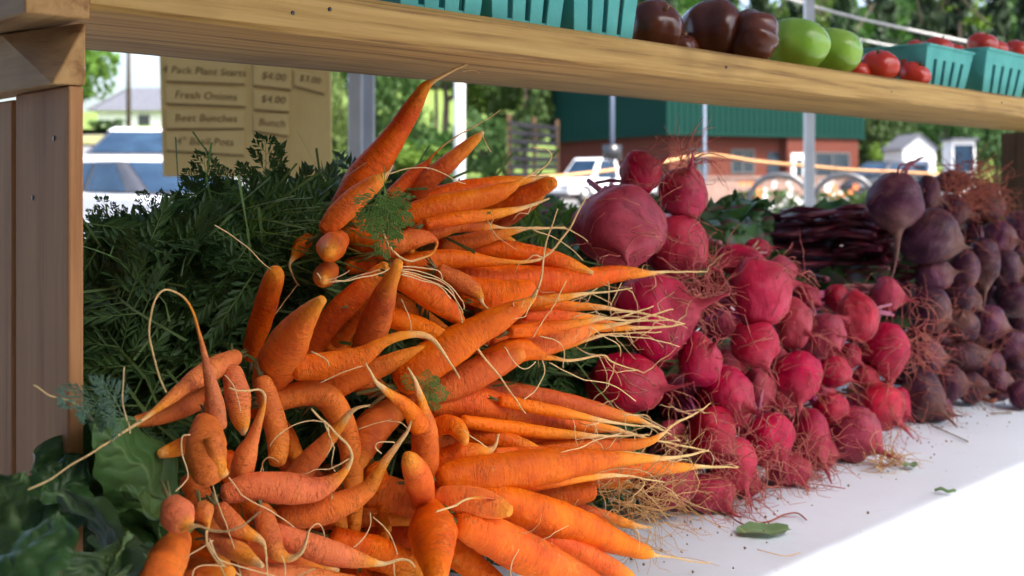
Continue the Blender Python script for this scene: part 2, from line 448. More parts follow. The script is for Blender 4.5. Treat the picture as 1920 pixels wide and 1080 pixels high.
    M['crown'] = simple('carrot_stem', (0.10, 0.15, 0.03), (0.20, 0.15, 0.06), 60, 0.6, world=True)
    M['pillar'] = simple('dark_trim', (0.035, 0.037, 0.045), (0.05, 0.05, 0.06), 3, 0.4)
    M['rubber'] = simple("tyre_rubber", (0.02, 0.02, 0.02), (0.03, 0.03, 0.03), 10, 0.8)
    M['chrome'] = simple("bare_metal", (0.5, 0.5, 0.5), (0.42, 0.42, 0.43), 10, 0.35, metal=0.8)
    M['lamp_red'] = simple("red_lens", (0.4, 0.02, 0.02), (0.35, 0.02, 0.02), 10, 0.2)
    M['petal_white'] = simple("white_petal", (0.8, 0.8, 0.76), (0.75, 0.74, 0.66), 10, 0.7)
    M['petal_orange'] = simple("orange_petal", (0.80, 0.20, 0.05), (0.75, 0.26, 0.08), 10, 0.7)
    M['planter'] = simple("grey_planter", (0.2, 0.19, 0.18), (0.26, 0.25, 0.24), 6, 0.9)
    M['soil_bit'] = simple("dry_stalk_bit", (0.16, 0.11, 0.06), (0.24, 0.17, 0.1), 60, 0.9, world=True)
make_materials()
# ------------------------------------------------------------------ ground and hills
def ss(a, b, x):
    t = min(1, max(0, (x - a) / (b - a)))
    return t * t * (3 - 2 * t)

def ground_z(x, y):
    d = max(y, 0.1)
    r = x / d
    z = 0.073 * max(0, d - 11) * ss(-0.20, -0.30, r) if d > 11 else 0
    z += 0.13 * max(0, d - 58) * ss(-0.26, -0.16, r)
    return z

def sheet(name, x0, x1, y0, y1, nx, ny, mat, dz=0.0, kind='structure'):
    v, f = [], []
    for j in range(ny + 1):
        for i in range(nx + 1):
            x = x0 + (x1 - x0) * i / nx; y = y0 + (y1 - y0) * j / ny
            v.append((x, y, ground_z(x, y) + dz))
    for j in range(ny):
        for i in range(nx):
            a = j * (nx + 1) + i
            f.append((a, a + 1, a + nx + 2, a + nx + 1))
    return tag(link(name, mesh(name, v, f, mat)), kind=kind)

sheet("ground", -220, 220, -60, 300, 110, 90, M['asphalt'])
sheet("lawn", -160, 160, 62, 220, 80, 50, M['grass'], 0.35)
sheet("roadside_verge", -24, -13.2, 45, 58, 12, 12, M['dry_grass'], 0.10)

# ------------------------------------------------------------------ table and cloth
t = tag(empty("market_table", SP(1.4, 0.5, 0)), "long table under the white cloth that carries the vegetables", "table")
MB().sbox(-0.6, 3.4, 0.17, 1.13, TZ - 0.034, TZ - 0.006).build("tabletop", M['dark_wood'], t, world=True)
for s_, p_ in ((-0.5, 0.24), (3.3, 0.24), (-0.5, 1.06), (3.3, 1.06), (1.4, 0.24), (1.4, 1.06)):
    MB().tube([SP(s_, p_, 0.0), SP(s_, p_, TZ - 0.035)], 0.02, 10).build("leg", M['grey_metal'], t, True, world=True)

def cloth_mesh():
    v, f = [], []
    prof = [(0.135, 0.30), (0.138, 0.55), (0.142, 0.70), (0.148, TZ - 0.012), (0.160, TZ - 0.002)] + [(0.18 + 0.02 * k, TZ) for k in range(48)] + [(1.145, TZ - 0.004), (1.155, TZ - 0.02), (1.16, 0.60), (1.162, 0.4)]
    ns = 200
    for i in range(ns + 1):
        s_ = -0.62 + 4.04 * i / ns
        for k, (p_, z_) in enumerate(prof):
            dz = dp = 0.0
            if k > 4 and p_ < 1.14:
                dz = 0.0018 * noise.noise(Vector((s_ * 5, p_ * 9, 0.3))) + 0.0025 * max(0, 1 - abs(p_ - .33 - .02 * math.sin(s_ * 4)) / .012) + 0.0010 * noise.noise(Vector((s_ * 22 + p_ * 9, p_ * 14, 3.3)))
            elif k < 3: dp = 0.02 * math.sin(s_ * 17 + noise.noise(Vector((s_ * 2, 0, 0))) * 3) * (0.75 - z_)
            v.append(SP(s_, p_ + dp, z_ + dz))
    m = len(prof)
    for i in range(ns):
        for k in range(m - 1):
            f.append((i * m + k, (i + 1) * m + k, (i + 1) * m + k + 1, i * m + k + 1))
    return mesh("tablecloth", v, f, M['cloth'])
tag(link("tablecloth", cloth_mesh()), "white plastic tablecloth spread under the carrots and beets", "tablecloth")

# ------------------------------------------------------------------ shelf, post, brackets
SB, ST = CZ + 0.083, CZ + 0.109          # shelf underside and top
S0 = 0.195
def plank(name, s0, s1, p0, p1, z0, z1, mat, parent, n=60):
    # a board along the stall with slightly worn, wavy edges
    v, f = [], []
    prof = [(p0, z0 + 0.003), (p0 + 0.003, z0), (p1 - 0.003, z0), (p1, z0 + 0.003), (p1, z1 - 0.003), (p1 - 0.003, z1), (p0 + 0.003, z1), (p0, z1 - 0.003)]
    for i in range(n + 1):
        s_ = s0 + (s1 - s0) * i / n
        for k, (pp, zz) in enumerate(prof):
            j = 0.0016 * noise.noise(Vector((s_ * 9, k * 3.1, 1.7)))
            v.append(SP(s_, pp + j, zz + 0.6 * j))
    m = 8
    for i in range(n):
        for k in range(m):
            k2 = (k + 1) % m
            f.append((i * m + k, i * m + k2, (i + 1) * m + k2, (i + 1) * m + k))
    f.append(tuple(range(m - 1, -1, -1))); f.append(tuple(n * m + k for k in range(m)))
    return link(name, mesh(name, v, f, mat, False), parent)

t = tag(empty("display_stand", SP(0.2, 0.5, TZ)), "yellowish wooden display shelf on plank uprights above the vegetables", "shelf")
plank("shelf_board", S0 + 0.001, 2.6, 0.50, 0.665, SB, ST, M['shelf'], t)
for s_, dz_ in ((.31, .011), (.335, .016), (.74, .013), (1.05, .010), (1.36, .015), (1.70, .012)):
    MB().tube([SP(s_, .5035, SB + dz_), SP(s_, .4995, SB + dz_)], .0013, 8).build("nail", M['car_dark'], t, True, world=True)
for p_, z_ in ((.52, .02), (.55, -.01)):
    MB().tube([SP(S0 - .0075, p_, CZ + z_), SP(S0 - .0090, p_, CZ + z_)], .0014, 8).build("nail", M['car_dark'], t, True, world=True)
# cross cleat, gusset and end boards at the near end
MB().sbox(S0 - 0.030, S0, 0.497, 0.66, CZ + 0.0775, ST + 0.001).build("cleat", M['bracket'], t, bevel=0.001, world=True)
zb = lambda y, p, x: P(x, y, p).z
mb = MB(); s0_, s1_ = S0 - 0.0165, S0 - 0.0005; zb_, zt_ = CZ + 0.0455, CZ + 0.0765
mb.v = [SP(s0_, .501, zb_), SP(s1_, .501, zb_), SP(s1_, .70, zb_), SP(s0_, .70, zb_), SP(s1_, .501, zt_), SP(s0_, .575, zt_), SP(s1_, .70, zt_), SP(s0_, .70, zt_)]
mb.f = [(0, 5, 7, 3), (0, 4, 5), (0, 1, 4), (1, 2, 6, 4), (2, 3, 7, 6), (5, 4, 6, 7), (0, 3, 2, 1)]
mb.build("gusset", M['bracket'], t, bevel=0.0008, world=True)
MB().sbox(S0 - 0.0085, S0 - 0.001, 0.502, 0.577, TZ, CZ + 0.0452).build("upright", M['post'], t, bevel=0.0012, world=True)
MB().sbox(S0 - 0.0095, S0 - 0.002, 0.5795, 0.69, TZ, CZ + 0.0425).build("upright", M['post'], t, bevel=0.0012, world=True)
MB().sbox(1.90, 1.925, 0.50, 0.70, TZ, SB - 0.001).build("upright", M['dark_wood'], t, bevel=0.0012, world=True)
MB().sbox(2.55, 2.575, 0.50, 0.70, TZ, SB - 0.001).build("upright", M['dark_wood'], t, bevel=0.0012, world=True)
MB().sbox(0.758, 0.783, 0.640, 0.662, ST + 0.001, ST + 0.35).build("back_upright", M['shelf'], t, bevel=0.0012, world=True)

# ------------------------------------------------------------------ canopy, and unseen walls and roofs added to block light
t = tag(empty("market_canopy", SP(1.0, 0.8, 0)), "fabric canopy on grey and white metal legs shading the whole stall", "canopy")
PF, PB = -0.383, 1.9
v, f = [], []
rows = [(PF, 2.0), (PF + 0.01, 2.04), (0.2, 2.3), (0.77, 2.55), (1.3, 2.33), (PB, 2.09)]
for i in range(41):
    s_ = -2.2 + 6.4 * i / 40
    for (pp, zz) in rows:
        v.append(SP(s_, pp - (0.051 * max(0, s_ - 0.6) if pp < 0 else 0), zz + (0.02 * noise.noise(Vector((s_ * 2, pp * 2, 0))) if pp > 0 else 0)))
for i in range(40):
    for k in range(5):
        a = i * 6 + k
        f.append((a, a + 6, a + 7, a + 1))
link("roof_fabric", mesh("roof_fabric", v, f, M['canopy']), t)
v = [SP(-0.75, PF + 0.02 + (PB - PF - 0.04) * i / 24, z) + Vector((0.02 * math.sin(i * 1.3), 0, 0)) for i in range(25) for z in (0.03, 0.7, 1.4, 2.05)]
f = [(i * 4 + k, i * 4 + 4 + k, i * 4 + 5 + k, i * 4 + 1 + k) for i in range(24) for k in range(3)]
link("light_blocking_wall", mesh("light_blocking_wall", v, f, M['canopy']), t)  # unseen wall added to darken the left end of the stall
MB().tube([SP(-2.2, PB, 2.07), SP(4.2, PB - 0.05, 2.07)], 0.016, 8).build("rear_rail", M['grey_metal'], t, True, world=True)
MB().tube([SP(0.5, PF + 0.06, 2.02), SP(4.2, PF - 0.10, 2.02)], 0.016, 8).build("front_rail", M['grey_metal'], t, True, world=True)
def leg_at(x, p, wpx, mat, z1=2.06, parent=None, sq=True):
    b = P(x, HY, p); hw = wpx / 2 * b.y / F
    return MB().box(b.x - hw, b.x + hw, b.y - hw, b.y + hw, 0, z1).build("leg", mat, parent, bevel=0.003, world=True)
leg_at(667, 1.87, 25, M['grey_metal'], parent=t)
leg_at(691, 1.90, 22, M['grey_metal'], parent=t)
leg_at(1517, 1.88, 17, M['white_metal'], parent=t)
for s_ in (-2.1, 0.4, 4.1):
    MB().tube([SP(s_, PF + 0.05, 0), SP(s_, PF + 0.05, 2.02)], 0.018, 8).build("leg", M['grey_metal'], t, True, world=True) if s_ != 0.4 else None

nb = tag(empty("left_light_blocker", SP(-1.0, -1.6, 0)), "unseen tan canvas wall and roof added to block light from the front left", "light blocker")  # added out of view to keep sky and sun off the left
v = [SP(-0.80 + 0.45 * i / 24 + 0.02 * math.sin(i * 1.9), -0.48 - 2.4 * i / 24, z) for i in range(25) for z in (0.03, 0.8, 1.6, 2.35)]
f = [(i * 4 + k, i * 4 + 4 + k, i * 4 + 5 + k, i * 4 + 1 + k) for i in range(24) for k in range(3)]
link("light_blocking_wall", mesh("light_blocking_wall", v, f, M['left_blocker_tan']), nb)
for i in (0, 1):
    MB().tube([SP(-0.82 + 0.45 * i, -0.48 - 2.4 * i, 0), SP(-0.82 + 0.45 * i, -0.48 - 2.4 * i, 2.4)], 0.02, 8).build("leg", M['grey_metal'], nb, True, world=True)

v = [SP(-4.0, -0.40, 2.12), SP(0.22, -0.40, 2.12), SP(0.22, -1.6, 2.75), SP(-4.0, -1.6, 2.75), SP(0.22, -2.85, 2.3), SP(-4.0, -2.85, 2.3)]
link("roof_fabric", mesh("roof_fabric", v, [(0, 1, 2, 3), (3, 2, 4, 5)], M['left_blocker_tan'], False), nb)  # added roof that shades the table's left front
ot = tag(empty("front_light_blocker", SP(-0.6, -3.0, 0)), "unseen dark green canvas screen added to block low light in front of the stall", "light blocker")  # added out of view to cut the low sky in front
v = [SP(-4.0 + 5.0 * i / 24, -2.9 + 0.04 * math.sin(i * 1.7), z) for i in range(25) for z in (0.03, 0.9, 1.8, 2.7)]
link("front_blocking_wall", mesh("front_blocking_wall", v, f, M['front_blocker_green']), ot)
v = [SP(-4.0, -2.95, 2.7), SP(1.0, -2.95, 2.7), SP(1.0, -4.2, 3.5), SP(-4.0, -4.2, 3.5), SP(1.0, -5.5, 2.7), SP(-4.0, -5.5, 2.7)]
link("roof_fabric", mesh("roof_fabric", v, [(0, 1, 2, 3), (3, 2, 4, 5)], M['front_blocker_green'], False), ot)  # roof of the added front blocker
for s_, p_ in ((-4.0, -2.95), (1.0, -2.95), (1.0, -5.5), (-4.0, -5.5)):
    MB().tube([SP(s_, p_, 0), SP(s_, p_, 2.7)], 0.02, 8).build("leg", M['grey_metal'], ot, True, world=True)

# ------------------------------------------------------------------ sign board behind the stall
def text_mesh(txt, size, mat, name="lettering"):
    cu = bpy.data.curves.new(name, 'FONT')
    cu.body = txt; cu.size = size; cu.align_x = 'CENTER'; cu.align_y = 'CENTER'; cu.extrude = 0.0004; cu.shear = 0.12; cu.space_character = 1.05
    cu.materials.append(mat)
    o = bpy.data.objects.new("tmp", cu)
    COL.objects.link(o)
    bpy.context.view_layer.update()
    me = bpy.data.meshes.new_from_object(o.evaluated_get(bpy.context.evaluated_depsgraph_get()))
    bpy.data.objects.remove(o); bpy.data.curves.remove(cu)
    if not me.materials: me.materials.append(mat)
    o = bpy.data.objects.new(name, me)
    COL.objects.link(o)
    return o
DS = 1.9
def sgn(x, y, off=0.0):               # sign plane: squarely at DS, slightly turned
    rx = (x - CX) / F
    d = (DS - off) / (1 - 0.12 * (rx + 0.26))
    return PD(x, y, d)
sign = tag(empty("sign_board", sgn(462, 335)), "tan plywood price board hanging behind the carrot greens", "sign")
def slab(c, th):                      # four picture corners on the board, thickness th towards the viewer
    q = [sgn(x, y) for x, y in c]
    back = Vector((0.1, 1, 0)).normalized()
    return MB().prism(q, -back * th)
slab([(308, 331), (623, 335), (620, 20), (298, 0)], 0.006).build("board", M['ply'], sign, bevel=0.001, world=True)
strips = [((312, 108, 455, 116, 459, 158, 314, 152), "4 Pack Plant Starts", 383, 134, 17.0), ((312, 158, 460, 166, 461, 200, 314, 194), "Fresh Onions", 386, 180, 17.5),
          ((312, 205, 459, 207, 458, 241, 314, 241), "Beet Bunches", 386, 222, 17.5), ((312, 247, 458, 245, 458, 291, 314, 282), '4" Basil Pots', 384, 266, 17.5),
          ((476, 120, 546, 128, 545, 168, 477, 160), "$4.00", 513, 144, 17), ((476, 168, 543, 174, 542, 210, 478, 205), "$4.00", 512, 187, 17),
          ((476, 213, 542, 214, 541, 255, 478, 246), "Bunch", 510, 231, 17), ((552, 131, 610, 140, 608, 176, 553, 161), "$3.00", 581, 149, 15)]
for c, txt, tx, ty, size in strips:
    q = [sgn(c[i], c[i + 1], 0.0068) for i in (0, 2, 4, 6)]
    q = [q[3], q[2], q[1], q[0]]
    st = MB().prism(q, Vector((0, -0.0022, 0))).build("strip", M['card'], sign, world=True)
    sh = [sgn(c[6] - 1, c[7] - 1, 0.0064), sgn(c[4], c[5] - 1, 0.0064), sgn(c[4], c[5] + 2.5, 0.0064), sgn(c[6] - 1, c[7] + 2.5, 0.0064)]
    MB().prism([sh[3], sh[2], sh[1], sh[0]], Vector((0, -0.0032, 0))).build("strip_edge", M['ink'], st, world=True)
    o = text_mesh(txt, size * 1.12 * DS / F, M['ink'])
    o.location = sgn(tx, ty, 0.0095)
    sl = math.atan2(c[3] - c[1] + c[5] - c[7], 2 * (c[2] - c[0]))
    o.rotation_euler = (math.radians(90), sl * 0.8, math.radians(6.8))
    adopt(o, st)
for x in (345, 585):
    a = sgn(x, 18 if x > 400 else 6)
    MB().tube([a + Vector((0, -0.012, -0.01)), a + Vector((0, 0, 0.012)), a + Vector((0, 0.012, -0.01))], 0.002, 5).build("hook", M['grey_metal'], sign, True, world=True)
    MB().tube([a + Vector((0, 0, 0.01)), Vector((a.x, a.y, 2.2 + 0.0))], 0.0018, 5).build("cord", M['white_rope'], sign, True, world=True)

# ------------------------------------------------------------------ poles and ropes behind
def pole(name, x, wpx, d, z1, mat, label, cat="pole"):
    b = PD(x, HY, d); gz = ground_z(b.x, b.y)
    r = wpx / 2 * d / F
    t = tag(empty(name, (b.x, b.y, gz)), label, cat)
    MB().tube([(b.x, b.y, gz), (b.x, b.y, z1)], r, 14).build("shaft", mat, t, True, world=True)
    MB().tube([(b.x, b.y, gz), (b.x, b.y, gz + 0.02)], r * 2.6, 14).build("base_plate", mat, t, True, world=True)
    return t
pole("tent_pole", 862, 22, 4.6, 2.6, M['white_metal'], "pale pinkish tent pole standing beyond the tall carrot")
tp = pole("thin_pole", 1321, 6, 5.2, 1.62, M['blue_metal'], "thin bluish metal pole to which the orange twine is tied")
lp = pole("lamp_post", 1148, 8, 34, 7.5, M['blue_metal'], "slim parking lot lamp post in front of the dark green roof", "lamp post")
b_ = PD(1148, 272, 34)
MB().tube([(b_.x, b_.y, b_.z - 0.5), (b_.x, b_.y, b_.z)], 0.32, 12).build("concrete_collar", M['car_dark'], lp, True, world=True)
MB().box(b_.x - 0.15, b_.x + 0.9, b_.y - 0.15, b_.y + 0.15, 7.5, 7.62).build("lamp_head", M['grey_paint'], lp, world=True)

def rope(name, pts, r, mat, label):
    c = catmull([tuple(q) for q in pts], 8)
    return tag(MB().tube([Vector(q) for q in c], r, 6).build(name, mat, None, True), label, "rope")
rope("twine", [PD(900, 341, 4.6), PD(1000, 334, 4.75), PD(1080, 327, 4.9), PD(1200, 312, 5.05), PD(1321, 291, 5.14), PD(1420, 303, 5.0), PD(1520, 312, 4.9), PD(1600, 319, 4.8), PD(1690, 323, 4.7), PD(1800, 330, 4.6)], 0.0085, M['rope'], "orange twine strung from the thin pole past the brick building")
rope("guy_rope", [PD(1440, -14, 4.0), PD(1600, 32, 4.2), PD(1830, 82, 4.5), PD(2000, 118, 4.7)], 0.006, M['white_rope'], "white guy rope slanting down towards the teal baskets")
rope("guy_rope", [PD(1590, 70, 4.4), PD(1700, 92, 4.6), PD(1830, 118, 4.9), PD(2000, 150, 5.0)], 0.005, M['white_rope'], "lower shorter guy rope ending behind the red tomatoes")

# ------------------------------------------------------------------ brick building with the green metal mansard
O = Vector((6.87, 45.0, 0)); bu = Vector((0.907, 0.42, 0)); bv = Vector((-0.42, 0.907, 0))
bl = empty("brick_building", O, math.atan2(0.42, 0.907))
tag(bl, "red brick building under a tall green metal panel roof", "building")
LW, LD = 11.6, 11.5                     # local x = along the lit front, local y = into depth
MB().box(0.55, LW - 0.3, 0.6, LD, 0, 3.0).build("wall", M['brick'], bl)
MB().box(6.85, LW - 0.35, 0.12, 0.6, 0, 3.0).build("porch_wall", M['brick'], bl)
MB().box(0, LW, 0, LD + 0.2, 3.0, 3.12).build("soffit", M['green_roof'], bl)
rf = MB().box(0.08, LW - 0.08, 0.08, LD, 3.12, 6.6).build("roof", M['green_roof'], bl)
pn = mesh("panel", [], [], M['green_roof'])
def panel_mesh(wd):
    m = MB().box(0.012, wd - 0.012, -0.03, 0.0, 0, 3.46)
    m.prism([(0, 0, 0), (0.012, -0.07, 0), (0.045, -0.07, 0), (0.057, 0, 0)], (0, 0, 3.46))
    return mesh("panel", m.v, m.f, M['green_roof'], False)
bpy.data.meshes.remove(pn)
npan = 36; pw = LW / npan; pmesh = panel_mesh(pw)
for i in range(npan):
    o = link("panel", pmesh, rf, False); o.location = (i * pw, 0.075, 3.125)
npl = 34; pw2 = LD / npl; pmesh2 = panel_mesh(pw2)
for i in range(npl):
    o = link("panel", pmesh2, rf, False); o.location = (0.075, (i + 1) * pw2, 3.125); o.rotation_euler = (0, 0, -math.pi / 2)
MB().box(-0.03, LW + 0.03, -0.06, LD, 6.6, 6.72).build("roof_cap", M['green_roof'], bl)
def bwin(x0, x1, z0, z1, y, bars=1):
    f = MB()
    for a, b2, c, d2 in ((x0 - .07, x0, z0 - .07, z1 + .07), (x1, x1 + .07, z0 - .07, z1 + .07), (x0, x1, z0 - .07, z0), (x0, x1, z1, z1 + .07)):
        f.box(a, b2, y - 0.06, y - 0.003, c, d2)
    for k in range(bars):
        xm = x0 + (x1 - x0) * (k + 1) / (bars + 1); f.box(xm - .03, xm + .03, y - 0.05, y - 0.003, z0, z1)
    fr = f.build("window", M['grey_paint'], bl)
    MB().box(x0, x1, y - 0.03, y - 0.006, z0, z1).build("pane", M['glass'], fr)
bwin(4.0, 5.2, 1.35, 2.35, 0.6)
bwin(8.55, 10.6, 1.0, 2.25, 0.12, 1)
bwin(1.6, 2.6, 1.35, 2.35, 0.6)
MB().box(6.05, 6.80, 0.57, 0.598, 0.02, 2.3).build("dark_recess", M['glass'], bl)  # flat dark panel standing in for the dark wall recess
dr = MB().box(7.05, 7.95, 0.05, 0.117, 0.02, 2.25).build("door", M['white_paint'], bl)
MB().box(7.30, 7.70, 0.035, 0.049, 1.15, 1.95).build("pane", M['glass'], dr)
MB().box(7.12, 7.18, 0.0, 0.049, 1.0, 1.1).build("handle", M['grey_paint'], dr)

lw = empty("low_wall", PD(1400, 380, 42)); tag(lw, "low brown block wall in front of the brick building", "wall")
a = PD(1310, HY, 42); b2 = PD(1600, HY, 43)
mb = MB(); mb.box(a.x, b2.x, a.y, a.y + 0.4, 0, 1.05).build("block_course", M['low_wall'], lw, world=True)
MB().box(a.x - .05, b2.x + .05, a.y - 0.05, a.y + 0.45, 1.05, 1.15).build("coping", M['low_wall'], lw, world=True)

# dark slatted fence left of the building
fa = PD(955, HY, 40); fb = PD(1045, HY, 44)
fn = tag(empty("slatted_fence", (fa.x, fa.y, 0)), "dark weathered slatted fence beside the brick building", "fence")
for k in range(9):
    z = 0.4 + k * 0.34
    dv = (fb - fa).normalized(); nv = Vector((dv.y, -dv.x, 0)) * 0.04
    MB().quadbox([Vector((q.x, q.y, zz)) + o for zz in (z, z + 0.2) for q, o in ((fa, nv), (fb, nv), (fb, -nv), (fa, -nv))]).build("slat", M['old_wood'], fn, world=True)
for q in (fa, (fa + fb) / 2, fb):
    MB().box(q.x - .08, q.x + .08, q.y - .08 + 0.13, q.y + .08 + 0.13, 0, 3.6).build("post", M['dark_wood'], fn, world=True)

# small white shed and booth
def shed(x, wpx, d, zt, label, name="garden_shed"):
    b = PD(x, HY, d); w2 = wpx / 2 * d / F
    t = tag(empty(name, (b.x, b.y, 0)), label, "shed")
    MB().prism([(-w2, 0, 0), (w2, 0, 0), (w2, 0, zt * 0.8), (0, 0, zt), (-w2, 0, zt * 0.8)], (0, 2.4, 0)).build("wall", M['white_paint'], t)
    for s_ in (-1, 1):
        MB().quadbox([(s_ * (w2 + .12), -.12, zt * 0.8 - .06), (0, -.12, zt + .03), (0, 2.5, zt + .03), (s_ * (w2 + .12), 2.5, zt * 0.8 - .06), (s_ * (w2 + .12), -.12, zt * 0.8 + 0.0), (0, -.12, zt + .10), (0, 2.5, zt + .10), (s_ * (w2 + .12), 2.5, zt * 0.8 + 0.0)]).build("roof", M['shingle'], t)
    dd = MB().box(-w2 * .55, w2 * .55, -0.05, -0.004, 0.03, zt * 0.62).build("door", M['blue_metal'], t)
    MB().box(-w2 * .4, w2 * .4, -0.07, -0.052, zt * 0.35, zt * 0.56).build("pane", M['car_glass'], dd)
shed(1724, 62, 46, 3.0, "small white garden shed with pitched roof beyond the dark beets")
b = PD(1807, HY, 44)
t = tag(empty("ticket_booth", (b.x, b.y, 0)), "white booth with a large dark window beside the shed", "booth")
MB().box(-.5, .5, 0, 1, 0, 2.7).build("wall", M['white_paint'], t)
MB().box(-.42, .42, -.03, -.003, 1.35, 2.5).build("window", M['car_glass'], t)
MB().box(-.6, .6, -.15, 1.1, 2.7, 2.8).build("roof", M['shingle'], t)

# house up the hill on the left, utility pole, shrubs
hz = ground_z(-27, 72) 
b = PD(252, HY, 72)
gz = ground_z(b.x, b.y)
t = tag(empty("house", (b.x, b.y, gz)), "grey roofed house on the rise behind the parked cars", "house")
MB().box(-2.6, 6, 0, 6, -1.0, 1.45).build("wall", M['white_paint'], t)
MB().prism([(-3.2, -.6, 1.4), (6.6, -.6, 1.4), (5.6, 2.6, 3.2), (-1.6, 2.6, 3.2)], (0, 0.3, 0.1)).build("roof", M['shingle'], t)
MB().prism([(6.6, 6.6, 1.4), (-3.2, 6.6, 1.4), (-1.6, 3.4, 3.2), (5.6, 3.4, 3.2)], (0, -0.3, 0.1)).build("roof", M['shingle'], t)
MB().prism([(-3.2, -.6, 1.4), (-1.6, 2.6, 3.2), (-1.6, 3.4, 3.2), (-3.2, 6.6, 1.4)], (0.25, 0, 0.1)).build("roof", M['shingle'], t)
for x0 in (0.2, 2.6):
    f_ = MB().box(x0, x0 + 1.0, -.05, -.003, 0.0, 1.2).build("window", M['white_paint'], t)
    MB().box(x0 + .08, x0 + .92, -.07, -.052, 0.08, 1.12).build("pane", M['glass'], f_)
b = PD(241, HY, 55); gz = ground_z(b.x, b.y)
t = tag(empty("utility_pole", (b.x, b.y, gz)), "thin brown utility pole rising in front of the grey roof", "pole")
MB().tube([(0, 0, 0), (0, 0, 9)], [0.13, 0.09], 10).build("shaft", M['bark'], t, True)
MB().box(-1.1, 1.1, -.06, .06, 8.2, 8.35).build("crossarm", M['bark'], t)

# ------------------------------------------------------------------ bike rack and flowers
t = tag(empty("bike_rack", (PD(1520, HY, 9.0).x, 9.0, 0)), "grey metal hoop bike rack beyond the beet leaves", "bike rack")
for xc, hw in ((1461, 52), (1583, 50)):
    c = PD(xc, HY, 9.0); r = hw * 9.0 / F; top = PD(xc, 322, 9.0).z - 0.028
    pts = [Vector((c.x - r, 9, 0))] + [Vector((c.x - r, 9, z)) for z in (0.3, 0.6)] + [Vector((c.x - r * math.cos(a), 9 + 0.10 * math.cos(a), top - r + r * math.sin(a))) for a in [math.pi * k / 16 for k in range(17)]] + [Vector((c.x + r, 9, z)) for z in (0.6, 0.3, 0)]
    MB().tube(pts, 0.026, 12).build("hoop", M['dark_metal'], t, True, world=True)
MB().box(PD(1400, HY, 9).x, PD(1640, HY, 9).x, 8.93, 9.09, 0.0, 0.03).build("base_rail", M['grey_metal'], t, world=True)
# ------------------------------------------------------------------ trees
nr = np.random.default_rng(5)

def leaf_quads(cent, size, up=0.0):
    n = len(cent)
    a = nr.normal(size=(n, 3)); a /= np.linalg.norm(a, axis=1)[:, None]
    b = nr.normal(size=(n, 3)); b[:, 2] *= 1 - up
    b -= a * (a * b).sum(1)[:, None]; b /= np.linalg.norm(b, axis=1)[:, None]
    s = (size * nr.uniform(0.6, 1.4, n))[:, None]
    v = np.stack([cent - a * s, cent + b * s * 0.55, cent + a * s, cent - b * s * 0.55], 1).reshape(-1, 3)
    f = [(4 * i, 4 * i + 1, 4 * i + 2, 4 * i + 3) for i in range(n)]
    return v, f

def broad_crown(mat, n=2600, nclump=22, size=0.17, seed=0):
    g = np.random.default_rng(seed)
    cl = g.normal(size=(nclump, 3)); cl /= np.linalg.norm(cl, axis=1)[:, None]
    cl *= g.uniform(0.25, 0.95, nclump)[:, None] ** 0.6
    cl[:, 2] = cl[:, 2] * 0.9
    rad = g.uniform(0.22, 0.42, nclump)
    k = g.integers(0, nclump, n)
    q = g.normal(size=(n, 3)); q /= np.linalg.norm(q, axis=1)[:, None]
    q *= g.uniform(0.2, 1.0, n)[:, None] ** 0.4
    c = cl[k] + q * rad[k][:, None]
    v, f = leaf_quads(c, size * 0.5)
    return mesh("crown", v, f, mat, False)

def conifer_crown(mat, n=3000, seed=0):
    g = np.random.default_rng(seed)
    pts = []
    nb = 90
    for i in range(nb):
        h = g.uniform(0.12, 1.0) ; L = (1.03 - h) * 0.30 * g.uniform(0.55, 1.2); an = g.uniform(0, 2 * np.pi)
        m = n // nb
        tt = g.uniform(0.1, 1, m) ** 0.7
        pts.append(np.stack([np.cos(an) * tt * L + g.normal(0, .02, m), np.sin(an) * tt * L + g.normal(0, .02, m), h - 0.12 * tt * L * 2 + g.normal(0, .012, m)], 1))
    v, f = leaf_quads(np.concatenate(pts), 0.03)
    return mesh("crown", v, f, mat, False)

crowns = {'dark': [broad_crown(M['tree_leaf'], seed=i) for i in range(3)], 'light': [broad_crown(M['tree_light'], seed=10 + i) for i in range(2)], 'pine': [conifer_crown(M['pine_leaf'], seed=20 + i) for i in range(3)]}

def trunk_mesh(h, r, seed):
    g = random.Random(seed); m = MB()
    pts = [Vector((0.12 * g.uniform(-1, 1) * k / 5, 0.12 * g.uniform(-1, 1) * k / 5, h * k / 5)) for k in range(6)]
    m.tube(pts, [r * (1 - 0.14 * k) for k in range(6)], 9)
    for k in range(5):
        a = g.uniform(0, 6.28); b = pts[3] + (pts[5] - pts[3]) * (k / 5)
        L = h * g.uniform(0.18, 0.35)
        e = b + Vector((math.cos(a) * L, math.sin(a) * L, L * 0.9))
        m.tube([b, (b + e) / 2 + Vector((0, 0, -0.05 * L)), e], [r * 0.45, r * 0.3, r * 0.12], 6)
    return mesh("trunk", m.v, m.f, M['bark'], True)

